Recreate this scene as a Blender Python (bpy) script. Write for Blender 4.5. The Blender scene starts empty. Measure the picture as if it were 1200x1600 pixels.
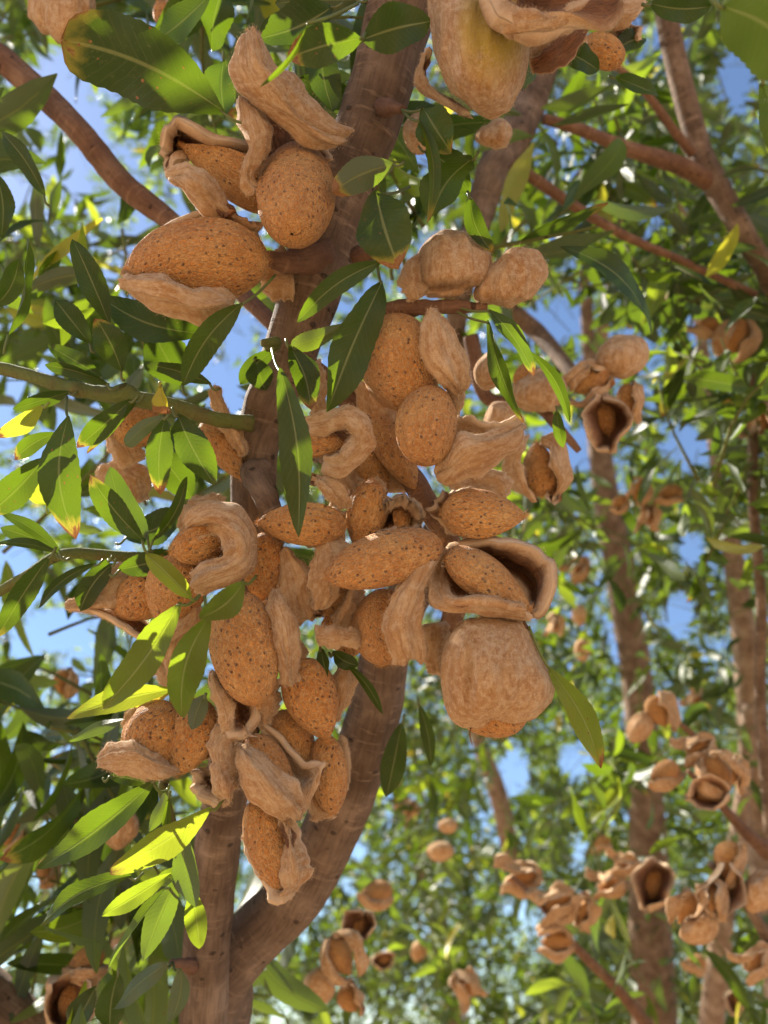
import bpy, math, random
import numpy as np
from mathutils import Vector, Matrix

# ------------------------------------------------------------------ camera, sky, sun
sc = bpy.context.scene
COL = sc.collection
PITCH = math.radians(37)
CAM = np.array([0.0, 0.0, 1.55])
LENS, SENS = 26.0, 36.0
F = LENS / SENS * 1600.0
D0 = 0.22
R_ = np.array([1.0, 0, 0]); FW = np.array([0, math.cos(PITCH), math.sin(PITCH)])
U_ = np.array([0, -math.sin(PITCH), math.cos(PITCH)])
cd = bpy.data.cameras.new("camera"); cam = bpy.data.objects.new("camera", cd); COL.objects.link(cam)
cam.location = CAM; cam.rotation_euler = (math.pi / 2 + PITCH, 0, 0)
cd.lens = LENS; cd.sensor_fit = 'VERTICAL'; cd.sensor_height = SENS; cd.sensor_width = 27
cd.clip_start = 0.01; cd.clip_end = 3000
cd.dof.use_dof = True; cd.dof.focus_distance = 0.217; cd.dof.aperture_fstop = 12.5
sc.camera = cam

SUN_EL, SUN_AZ = math.radians(52), math.radians(-58)      # azimuth from +Y, negative = to the left
SUND = np.array([math.sin(SUN_AZ) * math.cos(SUN_EL), math.cos(SUN_AZ) * math.cos(SUN_EL), math.sin(SUN_EL)])
w = bpy.data.worlds.new("World"); sc.world = w; w.use_nodes = True
nt = w.node_tree; bg = nt.nodes["Background"]
sky = nt.nodes.new("ShaderNodeTexSky"); sky.sky_type = 'NISHITA'; sky.sun_disc = False
sky.sun_elevation = SUN_EL; sky.sun_rotation = SUN_AZ
sky.air_density = 1.0; sky.dust_density = 0.15; sky.ozone_density = 3.0
nt.links.new(sky.outputs[0], bg.inputs[0]); bg.inputs[1].default_value = 0.066
ld = bpy.data.lights.new("sun", 'SUN'); lo = bpy.data.objects.new("sun", ld); COL.objects.link(lo)
ld.energy = 5.0; ld.angle = math.radians(0.53); ld.color = (1.0, 0.93, 0.82)
lo.rotation_euler = Vector(-SUND).to_track_quat('-Z', 'Y').to_euler(); lo.location = (-2, 2, 6)
sc.view_settings.view_transform = 'Standard'; sc.view_settings.look = 'None'
sc.view_settings.gamma = 1; sc.view_settings.use_curve_mapping = False
sc.view_settings.exposure = 1.7
sc.cycles.use_denoising = True
sc.cycles.max_bounces = 8; sc.cycles.diffuse_bounces = 2; sc.cycles.transmission_bounces = 4
sc.cycles.sample_clamp_indirect = 6

DENSE = 1.0
rng = np.random.default_rng(11); random.seed(5)

# ------------------------------------------------------------------ geometry helpers
def P(x, y, z=0.0):
    """photo position and millimetres towards the camera -> world point"""
    d = D0 - z / 1000.0
    return CAM + d * ((x - 600) / F * R_ + (800 - y) / F * U_ + FW)
def PD(x, y, d):
    return CAM + d * ((x - 600) / F * R_ + (800 - y) / F * U_ + FW)
def pix(p):
    q = np.asarray(p) - CAM; d = q @ FW
    return 600 + F * (q @ R_) / d, 800 - F * (q @ U_) / d, d
def unit(v):
    return v / (np.linalg.norm(v, axis=-1, keepdims=True) + 1e-12)
_nz = {}
def noise(p, freq, seed=0):
    """smooth pseudo noise, about -1..1, for an (n,3) array"""
    if seed not in _nz:
        r = np.random.default_rng(seed + 100)
        _nz[seed] = (unit(r.normal(size=(14, 3))) * r.uniform(.6, 1.6, (14, 1)), r.uniform(0, 6.28, 14))
    k, ph = _nz[seed]
    q = p @ k.T * freq + ph
    q = q + 0.9 * np.sin(np.roll(q, 1, axis=-1) * .7)
    return np.sin(q).sum(-1) / 4.2

def mesh(name, V, Fc, mats, attrs=None, smooth=True):
    me = bpy.data.meshes.new(name)
    V = np.asarray(V, dtype=np.float32)
    tri = isinstance(Fc, tuple)            # (quads, tris) arrays
    q = Fc[0] if tri else Fc
    t = Fc[1] if tri else np.zeros((0, 3), int)
    q = np.asarray(q, dtype=np.int32).reshape(-1, 4); t = np.asarray(t, dtype=np.int32).reshape(-1, 3)
    me.vertices.add(len(V)); me.vertices.foreach_set("co", V.ravel())
    nl = q.size + t.size
    me.loops.add(nl); me.loops.foreach_set("vertex_index", np.concatenate([q.ravel(), t.ravel()]))
    me.polygons.add(len(q) + len(t))
    st = np.concatenate([np.arange(len(q)) * 4, q.size + np.arange(len(t)) * 3]).astype(np.int32)
    me.polygons.foreach_set("loop_start", st)
    me.polygons.foreach_set("use_smooth", np.full(len(st), smooth))
    for m in (mats if isinstance(mats, (list, tuple)) else [mats]): me.materials.append(m)
    for k, a in (attrs or {}).items():
        a = np.asarray(a, dtype=np.float32)
        if a.ndim == 1:
            at = me.attributes.new(k, 'FLOAT', 'POINT'); at.data.foreach_set("value", a)
        else:
            at = me.attributes.new(k, 'FLOAT_VECTOR', 'POINT'); at.data.foreach_set("vector", a.ravel())
    me.update(calc_edges=True); me.validate()
    return me
def link(name, me, parent=None, loc=None, **props):
    o = bpy.data.objects.new(name, me); COL.objects.link(o)
    if parent is not None: o.parent = parent
    if loc is not None: o.location = loc
    for k, v in props.items(): o[k] = v
    return o
def tag(o, label, cat, group=None, kind=None):
    o['label'] = label; o['category'] = cat
    if group: o['group'] = group
    if kind: o['kind'] = kind
    return o
def empty(name, loc):
    o = bpy.data.objects.new(name, None); COL.objects.link(o); o.location = loc
    o.empty_display_size = .01
    return o
def grid_faces(n, m, off=0, wrap=False):
    i = np.arange(n - 1)[:, None]; j = np.arange(m if wrap else m - 1)[None, :]
    a = i * m + j; b = i * m + (j + 1) % m
    return np.stack([a, b, b + m, a + m], -1).reshape(-1, 4) + off
def catmull(pts, n):
    """(k,...) control points -> n samples through them"""
    pts = np.asarray(pts, float); k = len(pts)
    if k == 2: pts = np.array([pts[0], (pts[0] + pts[1]) / 2, pts[1]]); k = 3
    e = np.concatenate([[2 * pts[0] - pts[1]], pts, [2 * pts[-1] - pts[-2]]])
    t = np.linspace(0, k - 1, n); i = np.minimum(t.astype(int), k - 2); f = t - i
    f = f.reshape((-1,) + (1,) * (pts.ndim - 1))
    a, b, c, d = e[i], e[i + 1], e[i + 2], e[i + 3]
    return 0.5 * (2 * b + (c - a) * f + (2 * a - 5 * b + 4 * c - d) * f ** 2 + (3 * b - a - 3 * c + d) * f ** 3)

# ------------------------------------------------------------------ materials
def M(name):
    m = bpy.data.materials.new(name); m.use_nodes = True; m.node_tree.nodes.clear()
    return m, NT(m.node_tree)
class NT:
    def __init__(s, t): s.t = t
    def n(s, kind, **kw):
        nd = s.t.nodes.new(kind)
        for k, v in kw.items():
            if k.startswith('i_'):
                key = k[2:].replace('_', ' ')
                key = int(key) if key.isdigit() else key
                if isinstance(v, bpy.types.NodeSocket): s.t.links.new(v, nd.inputs[key])
                else: nd.inputs[key].default_value = v
            else: setattr(nd, k, v)
        return nd
    def attr(s, name): return s.n('ShaderNodeAttribute', attribute_name=name)
    def noise(s, vec, scale, detail=3, rough=.55, dist=0):
        return s.n('ShaderNodeTexNoise', i_Vector=vec, i_Scale=scale, i_Detail=detail, i_Roughness=rough, i_Distortion=dist).outputs[0]
    def ramp(s, fac, *stops):
        r = s.n('ShaderNodeValToRGB', i_Fac=fac); e = r.color_ramp.elements
        while len(e) < len(stops): e.new(.5)
        for el, (p, c) in zip(e, stops):
            el.position = p; el.color = (c, c, c, 1) if isinstance(c, (int, float)) else (*c, 1)
        return r.outputs[0]
    def mix(s, fac, a, b, mode='MIX'):
        nd = s.n('ShaderNodeMix', data_type='RGBA', blend_type=mode)
        for v, k in ((fac, 0), (a, 6), (b, 7)):
            if isinstance(v, bpy.types.NodeSocket): s.t.links.new(v, nd.inputs[k])
            else: nd.inputs[k].default_value = (*v, 1) if isinstance(v, tuple) else v
        return nd.outputs[2]
    def m(s, op, a, b=0.0, c=None):
        kw = dict(i_0=a, i_1=b)
        if c is not None: kw['i_2'] = c
        return s.n('ShaderNodeMath', operation=op, **kw).outputs[0]
    def scale(s, vec, v3):
        return s.n('ShaderNodeVectorMath', operation='MULTIPLY', i_0=vec, i_1=v3).outputs[0]
    def bump(s, h, dist, strength=1.0, normal=None):
        kw = dict(i_Height=h, i_Distance=dist, i_Strength=strength)
        if normal is not None: kw['i_Normal'] = normal
        return s.n('ShaderNodeBump', **kw).outputs[0]
    def out(s, sh, disp=None):
        o = s.n('ShaderNodeOutputMaterial'); s.t.links.new(sh, o.inputs[0])

def shell_material():
    m, t = M("almond_shell")
    L = t.attr('loc').outputs['Vector']
    big = t.noise(L, .09, 3); fine = t.noise(L, .9, 4, .6)
    fib = t.noise(t.scale(L, (1.2, 1.2, .5)), .7, 5, .7, 1.6)
    base = t.ramp(big, (.3, (.50, .185, .036)), (.5, (.62, .26, .058)), (.7, (.70, .35, .10)))
    base = t.mix(t.ramp(fib, (.36, .6), (.54, 0.0)), base, (.24, .085, .022))
    base = t.mix(t.ramp(fine, (.50, 0.0), (.66, .5)), base, (.80, .47, .18))
    jit = t.n('ShaderNodeVectorMath', operation='ADD', i_0=L, i_1=t.scale(t.n('ShaderNodeTexNoise', i_Vector=L, i_Scale=.5).outputs[1], (1.2, 1.2, 1.2))).outputs[0]
    var = t.attr('var').outputs['Fac']
    base = t.mix(t.m('MULTIPLY', var, .45), base, t.mix(.5, base, (.40, .20, .09)))
    S = t.attr('suv').outputs['Vector']
    S = t.n('ShaderNodeVectorMath', operation='ADD', i_0=S, i_1=t.scale(t.n('ShaderNodeTexNoise', i_Vector=S, i_Scale=1.6).outputs[1], (.5, .5, 0))).outputs[0]
    vo = t.n('ShaderNodeTexVoronoi', voronoi_dimensions='2D', i_Vector=t.scale(S, (1, .85, 1)), i_Scale=.50, i_Randomness=1.0)
    vc = t.n('ShaderNodeSeparateColor', i_0=vo.outputs[1]).outputs[0]
    where = t.m('MULTIPLY', t.ramp(t.noise(L, .085, 2), (.38, 0.0), (.46, 1.0)), t.ramp(t.m('SUBTRACT', vc, t.m('MULTIPLY', var, .35)), (.38, 0.0), (.44, 1.0)))
    pit = t.m('MULTIPLY', t.ramp(t.m('ADD', vo.outputs[0], t.m('MULTIPLY', vc, -.08)), (.03, 1.0), (.13, 0.0)), where)
    base = t.mix(t.m('MULTIPLY', pit, .85), base, (.13, .045, .013))
    # reticulate fibres
    vr = t.n('ShaderNodeTexVoronoi', feature='DISTANCE_TO_EDGE', i_Vector=t.scale(jit, (1, 1, .6)), i_Scale=.8)
    ret = t.ramp(vr.outputs[0], (.0, 1.0), (.16, 0.0)); base = t.mix(t.m('MULTIPLY', ret, .4), base, (.74, .46, .21))
    h = t.m('ADD', t.m('MULTIPLY', fib, 1.2), t.m('MULTIPLY', ret, .40))
    h = t.m('ADD', h, t.m('MULTIPLY', fine, .35))
    h = t.m('SUBTRACT', h, t.m('MULTIPLY', pit, 1.6))
    nr = t.bump(h, .0011, 1.0)
    b = t.n('ShaderNodeBsdfPrincipled', i_Base_Color=base, i_Roughness=.72, i_Normal=nr)
    b.inputs['Specular IOR Level'].default_value = .25
    b.inputs['Sheen Weight'].default_value = .12; b.inputs['Sheen Roughness'].default_value = .4
    t.out(b.outputs[0]); return m
def hull_material(name="almond_hull", green=0.0):
    m, t = M(name)
    L = t.attr('loc').outputs['Vector']; inn = t.attr('inner').outputs['Fac']; hv = t.attr('hair').outputs['Fac']
    big = t.noise(L, .11, 3); mid = t.noise(L, .5, 4, .65); fz = t.noise(L, 5.0, 3, .7)
    st = t.noise(t.scale(L, (.35, 2.2, 2.2)), .35, 4, .6, .6)
    out = t.ramp(big, (.3, (.45, .235, .09)), (.5, (.56, .335, .155)), (.72, (.65, .44, .25)))
    out = t.mix(t.ramp(st, (.38, .75), (.54, 0.0)), out, (.36, .165, .06))
    out = t.mix(t.ramp(mid, (.46, 0.0), (.62, .6)), out, (.74, .56, .38))
    out = t.mix(t.ramp(fz, (.42, .5), (.56, 0.0)), out, (.24, .12, .06))
    out = t.mix(t.m('MULTIPLY', t.attr('rim').outputs['Fac'], .75), out, (.72, .54, .37))
    if green:
        g = t.attr('grn').outputs['Fac']
        out = t.mix(g, out, (.50, .36, .045))
    fi = t.noise(t.scale(L, (.5, 3, 3)), .7, 5, .7, .8)
    inc = t.ramp(fi, (.35, (.10, .03, .010)), (.52, (.24, .078, .022)), (.68, (.44, .18, .06)))  # brown fibrous lining, set darker to deepen the shade inside the hulls
    col = t.mix(inn, out, inc)
    col = t.mix(t.m('MULTIPLY', hv, .7), col, t.mix(inn, (.74, .56, .38), (.55, .26, .10)))
    h = t.m('ADD', t.m('MULTIPLY', fz, .5), t.m('ADD', t.m('MULTIPLY', st, .9), t.m('MULTIPLY', t.m('MULTIPLY', fi, inn), 2.5)))
    nr = t.bump(h, .0008, 1.0)
    b = t.n('ShaderNodeBsdfPrincipled', i_Base_Color=col, i_Roughness=.9, i_Normal=nr)
    b.inputs['Specular IOR Level'].default_value = .1
    b.inputs['Sheen Weight'].default_value = .22; b.inputs['Sheen Roughness'].default_value = .5
    b.inputs['Sheen Tint'].default_value = (1, .86, .72, 1)
    t.out(b.outputs[0]); return m
def bark_material(name, c0, c1, c2, green=None):
    m, t = M(name)
    L = t.attr('loc').outputs['Vector']
    big = t.noise(L, .045, 3, .6); st = t.noise(t.scale(L, (1, 1, .13)), .7, 5, .68, .4)
    ring = t.noise(t.scale(L, (.25, .25, 1.3)), .35, 4, .6)
    col = t.ramp(big, (.3, c0), (.5, c1), (.7, c2))
    col = t.mix(t.ramp(st, (.36, .45), (.55, 0.0)), col, tuple(x * .45 for x in c0))
    col = t.mix(t.ramp(ring, (.56, 0.0), (.74, .5)), col, tuple(min(1, x * 1.5) for x in c2))
    if green: col = t.mix(t.ramp(t.noise(L, .09, 2), (.35, .15), (.5, .95)), col, green)
    vo = t.n('ShaderNodeTexVoronoi', i_Vector=t.scale(L, (1, 1, 1.6)), i_Scale=.11)
    lent = t.ramp(vo.outputs[0], (.10, 1.0), (.17, 0.0))
    col = t.mix(t.m('MULTIPLY', lent, .7), col, tuple(x * .35 for x in c0))
    h = t.m('ADD', t.m('MULTIPLY', st, .45), t.m('ADD', t.m('MULTIPLY', ring, .6), t.m('ADD', t.m('MULTIPLY', lent, .7), t.m('MULTIPLY', t.noise(L, .9, 5, .7), .8))))
    nr = t.bump(h, .0014, 1.0)
    b = t.n('ShaderNodeBsdfPrincipled', i_Base_Color=col, i_Roughness=.82, i_Normal=nr)
    b.inputs['Specular IOR Level'].default_value = .25
    t.out(b.outputs[0]); return m
def leaf_material():
    m, t = M("almond_leaf")
    uv = t.attr('luv').outputs['Vector']; tone = t.attr('tone').outputs['Fac']; dam = t.attr('dam').outputs['Fac']
    sp = t.n('ShaderNodeSeparateXYZ', i_0=uv); u, v, r = sp.outputs
    av = t.m('ABSOLUTE', v)
    W = t.n('ShaderNodeCombineXYZ', i_0=t.m('MULTIPLY', u, 4.0), i_1=v, i_2=r).outputs[0]
    nz = t.noise(W, 1.4, 4, .6); nf = t.noise(W, 9.0, 4, .65)
    rib = t.ramp(av, (.03, 1.0), (.07, 0.0))
    ph = t.m('ADD', t.m('SUBTRACT', t.m('MULTIPLY', u, 15.0), t.m('MULTIPLY', av, 2.6)), t.m('MULTIPLY', nz, .8))
    sv = t.ramp(t.m('ABSOLUTE', t.m('SUBTRACT', t.m('FRACT', ph), .5)), (.0, 1.0), (.11, 0.0))
    sv = t.m('MULTIPLY', sv, t.ramp(av, (.75, 1.0), (.98, 0.2)))
    col = t.ramp(tone, (0, (.014, .030, .005)), (.35, (.028, .055, .007)), (.6, (.075, .12, .012)), (.8, (.24, .26, .028)), (1, (.58, .40, .03)))
    tr = t.ramp(tone, (0, (.07, .12, .005)), (.35, (.16, .25, .008)), (.6, (.38, .50, .02)), (.8, (.62, .66, .04)), (1, (.92, .66, .05)))
    col = t.mix(t.ramp(nz, (.35, .45), (.6, 0.0)), col, t.mix(.5, col, (.09, .11, .03)))
    spk = t.ramp(nf, (.60, 0.0), (.70, .5))
    col = t.mix(t.m('MULTIPLY', spk, t.m('ADD', .5, dam)), col, (.22, .23, .11))
    back = t.n('ShaderNodeNewGeometry').outputs['Backfacing']
    pale = t.mix(.62, col, (.17, .20, .14))
    col = t.mix(back, col, pale)
    vein = t.m('MAXIMUM', rib, t.m('MULTIPLY', sv, .15))
    col = t.mix(t.m('MULTIPLY', vein, .8), col, (.25, .27, .11))
    # dead margins and tips
    edge = t.m('ADD', t.m('MULTIPLY', t.ramp(u, (.70, 0.0), (1.0, 1.0)), 1.0), t.m('MULTIPLY', t.ramp(av, (.6, 0.0), (1.0, 1.0)), t.m('MULTIPLY', t.ramp(t.noise(W, .5, 1), (.45, 0.0), (.62, 1.0)), .22)))
    dd = t.m('ADD', t.m('MULTIPLY', edge, t.m('ADD', dam, .38)), t.m('MULTIPLY', t.m('SUBTRACT', nz, .5), .6))
    dead = t.ramp(dd, (.40, 0.0), (.47, 1.0))
    halo = t.ramp(dd, (.24, 0.0), (.42, 1.0))
    spot = t.ramp(t.n('ShaderNodeTexVoronoi', i_Vector=W, i_Scale=2.6).outputs[0], (.09, 1.0), (.13, 0.0))
    dead = t.m('MAXIMUM', dead, t.m('MULTIPLY', spot, t.ramp(t.m('ADD', r, dam), (.55, 0.0), (.75, 1.0))))
    dmk = t.ramp(dam, (.04, 0.0), (.10, 1.0))
    dead = t.m('MULTIPLY', dead, dmk); halo = t.m('MULTIPLY', halo, dmk)
    col = t.mix(t.m('MULTIPLY', halo, .7), col, (.42, .34, .04)); tr = t.mix(halo, tr, (.40, .34, .04))
    bc = t.ramp(nf, (.35, (.20, .075, .022)), (.6, (.46, .23, .085)))
    col = t.mix(dead, col, bc); tr = t.mix(dead, tr, (.16, .06, .02))
    h = t.m('ADD', t.m('MULTIPLY', sv, -.5), t.m('ADD', t.m('MULTIPLY', rib, .8), t.m('MULTIPLY', nf, .8)))
    nr = t.bump(h, .00012, .8)
    b = t.n('ShaderNodeBsdfPrincipled', i_Base_Color=col, i_Roughness=t.m('ADD', .26, t.m('MULTIPLY', nf, .3)), i_Normal=nr)
    b.inputs['Specular IOR Level'].default_value = .4
    tl = t.n('ShaderNodeBsdfTranslucent', i_Color=tr, i_Normal=nr)
    mx = t.n('ShaderNodeMixShader', i_0=.46, i_1=b.outputs[0], i_2=tl.outputs[0])
    t.out(mx.outputs[0]); return m
def ground_material():
    m, t = M("orchard_soil")
    g = t.n('ShaderNodeTexCoord').outputs['Object']
    a = t.noise(g, .5, 5); b_ = t.noise(g, 14, 6, .7)
    col = t.ramp(a, (.3, (.43, .275, .15)), (.7, (.56, .39, .235)))
    col = t.mix(t.ramp(b_, (.4, .5), (.6, 0.0)), col, (.24, .14, .08))
    b = t.n('ShaderNodeBsdfPrincipled', i_Base_Color=col, i_Roughness=.95, i_Normal=t.bump(b_, .03, 1.0))
    t.out(b.outputs[0]); return m
SHELL = shell_material(); HULL = hull_material(); HULLG = hull_material("almond_hull_ripening", 1)
BARK = bark_material("almond_bark", (.105, .066, .042), (.19, .125, .084), (.31, .22, .155))
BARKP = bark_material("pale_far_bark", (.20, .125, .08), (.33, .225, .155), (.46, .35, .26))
BARKR = bark_material("young_red_bark", (.15, .075, .045), (.22, .115, .068), (.31, .185, .115))
BARKG = bark_material("green_twig_bark", (.12, .10, .04), (.16, .14, .05), (.20, .17, .07), (.13, .155, .04))
LEAF = leaf_material(); SOIL = ground_material()

# ------------------------------------------------------------------ builders
def tube(pts, rad, res=20, nseg=None, amp=.03, seed=0, knobs=()):
    """tapered, slightly lumpy limb through world points; rad in metres"""
    pts = np.asarray(pts, float); n = nseg or max(8, 7 * len(pts))
    c = catmull(pts, n); r = catmull(np.asarray(rad, float)[:, None], n)[:, 0]
    r = np.maximum(r, 1e-4)
    tg = unit(np.gradient(c, axis=0)); up = np.array([.31, .2, .93])
    a = unit(np.cross(tg, up)); b = np.cross(tg, a)
    th = np.linspace(0, 2 * math.pi, res, endpoint=False)
    s = np.concatenate([[0], np.cumsum(np.linalg.norm(np.diff(c, axis=0), axis=1))])
    dirs = a[:, None] * np.cos(th)[None, :, None] + b[:, None] * np.sin(th)[None, :, None]
    loc = np.stack([np.cos(th)[None] * r[:, None], np.sin(th)[None] * r[:, None], s[:, None] + 0 * th[None]], -1) * 1000
    k = loc.reshape(-1, 3)
    rm = r.mean() * 1000
    d = 1 + amp * noise(k / rm, 1.3, seed + 3) + amp * .8 * noise(k / rm, 4., seed + 4)
    V = c[:, None] + dirs * (r[:, None] * d.reshape(n, res))[..., None]
    V = V.reshape(-1, 3)
    for (kp, kr, kh) in knobs:
        dist = np.linalg.norm(V - kp, axis=1); cc = c[np.argmin(np.linalg.norm(c - kp, axis=1))]
        V += unit(V - cc) * (kh * np.exp(-(dist / kr) ** 2))[:, None]
    V = np.concatenate([V, c[:1], c[-1:]])
    k = np.concatenate([k, [[0, 0, 0]], [[0, 0, s[-1] * 1000]]])
    q = grid_faces(n, res, 0, True); j = np.arange(res); nn = n * res
    t = np.concatenate([np.stack([np.full(res, nn), (j + 1) % res, j], -1),
                        np.stack([np.full(res, nn + 1), nn - res + j, nn - res + (j + 1) % res], -1)])
    return V, q, t, k
def add_tube(name, pts, rad, parent, mat, **kw):
    V, q, t, k = tube(pts, rad, **kw)
    org = np.array(parent.location) if parent is not None else V.mean(0)
    return link(name, mesh(name, V - org, (q, t), mat, {'loc': k}), parent)

def hairs(V, N, loc, inner, n, length, wid, rs, extra):
    """short fuzz: one thin triangle per hair, lying over at random"""
    i = rs.integers(0, len(V), n)
    tg = unit(np.cross(N[i], unit(rs.normal(size=(n, 3)))))
    d = unit(N[i] * rs.uniform(.3, .8, (n, 1)) + tg * rs.uniform(.3, 1.0, (n, 1)))
    base = V[i] + rs.normal(size=(n, 3)) * extra - N[i] * length * .1
    s = unit(np.cross(d, rs.normal(size=(n, 3))))
    L = length * rs.uniform(.5, 1.2, (n, 1))
    hv = np.stack([base - s * wid / 2, base + s * wid / 2, base + d * L], 1).reshape(-1, 3)
    ti = np.arange(n * 3).reshape(-1, 3)
    return hv, ti, np.repeat(loc[i], 3, 0), np.repeat(inner[i], 3)

def nut_geo(a, b, w_px, roll=0, thick=.74, tip=.72, stem=.5, seed=0, res=(66, 52)):
    A, B = P(*a), P(*b); ax = B - A; L = np.linalg.norm(ax); ax = ax / L
    dm = D0 - (a[2] + b[2]) / 2000.; W = w_px * dm / F
    tc = unit(CAM - (A + B) / 2); bx = unit(np.cross(ax, tc)); by = np.cross(bx, ax)   # by ~ towards camera
    if by @ tc < 0: by = -by
    c, s = math.cos(math.radians(roll)), math.sin(math.radians(roll))
    bx, by = bx * c + by * s, by * c - bx * s
    n, m = res
    t = (1 - np.cos(np.linspace(0, math.pi, n))) / 2; t = np.clip(t, 1e-4, 1 - 1e-4)
    pk = stem / (stem + tip); r = (t ** stem) * (1 - t) ** tip / (pk ** stem * (1 - pk) ** tip)
    th = np.linspace(0, 2 * math.pi, m, endpoint=False)
    ke = np.exp(-(np.minimum(th, 2 * math.pi - th) / .16) ** 2)
    gro = np.exp(-((np.minimum(th, 2 * math.pi - th) - .30) / .10) ** 2)
    X = np.cos(th) * (1 + .07 * ke - .03 * gro); Y = np.sin(th) * (1 - .10 * np.maximum(0, np.cos(th)) ** 2)
    loc = np.stack([W / 2 * r[:, None] * X, thick * W / 2 * r[:, None] * Y, (t[:, None] - .5) * L + 0 * X], -1)
    k = loc.reshape(-1, 3) * 1000
    d = 1 + .022 * noise(k, .22, seed) + .010 * noise(k * [1, 1, .4], 1.1, seed + 1)
    loc = loc * np.concatenate([np.repeat(d[:, None], 2, 1), np.ones((len(d), 1))], 1).reshape(loc.shape)
    V = (A + B) / 2 + loc[..., :1] * bx + loc[..., 1:2] * by + loc[..., 2:] * ax
    suv = np.stack([(th / 6.2832)[None] * (W * 2.7) * (.35 + .65 * r[:, None]), t[:, None] * L + 0 * X[None], 0 * X[None] + 0 * t[:, None]], -1).reshape(-1, 3) * 1000
    return V.reshape(-1, 3), grid_faces(n, m, 0, True), k, L, suv
def nut(name, par, o, a, b, w, roll=0, thick=.74, tip=.72, stem=.5, seed=0, res=(66, 52)):
    V, q, k, L, suv = nut_geo(a, b, w, roll, thick, tip, stem, seed, res)
    rs = np.random.default_rng(seed + 5)
    N = unit(V - V.mean(0)); inner = np.zeros(len(V))
    # loose fibres at the stem and tip and along the keel
    m = res[1]; ring = np.arange(len(V)) // m
    sel = np.where((ring < res[0] * .2) | (ring > res[0] * .86) | ((np.arange(len(V)) % m) % m <= 1))[0]
    hv, ti, hl, hi = hairs(V[sel], N[sel], k[sel], inner[sel], 260, .0016, .00012, rs, .0004)
    VV = np.concatenate([V, hv])
    me = mesh(name, VV - o, (q, ti + len(V)), SHELL, {'loc': np.concatenate([k, hl]) + seed * 37.0, 'suv': np.concatenate([suv, 0 * hl]) + seed * 13., 'var': np.full(len(VV), rs.random())})
    return link(name, me, par)

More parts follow.
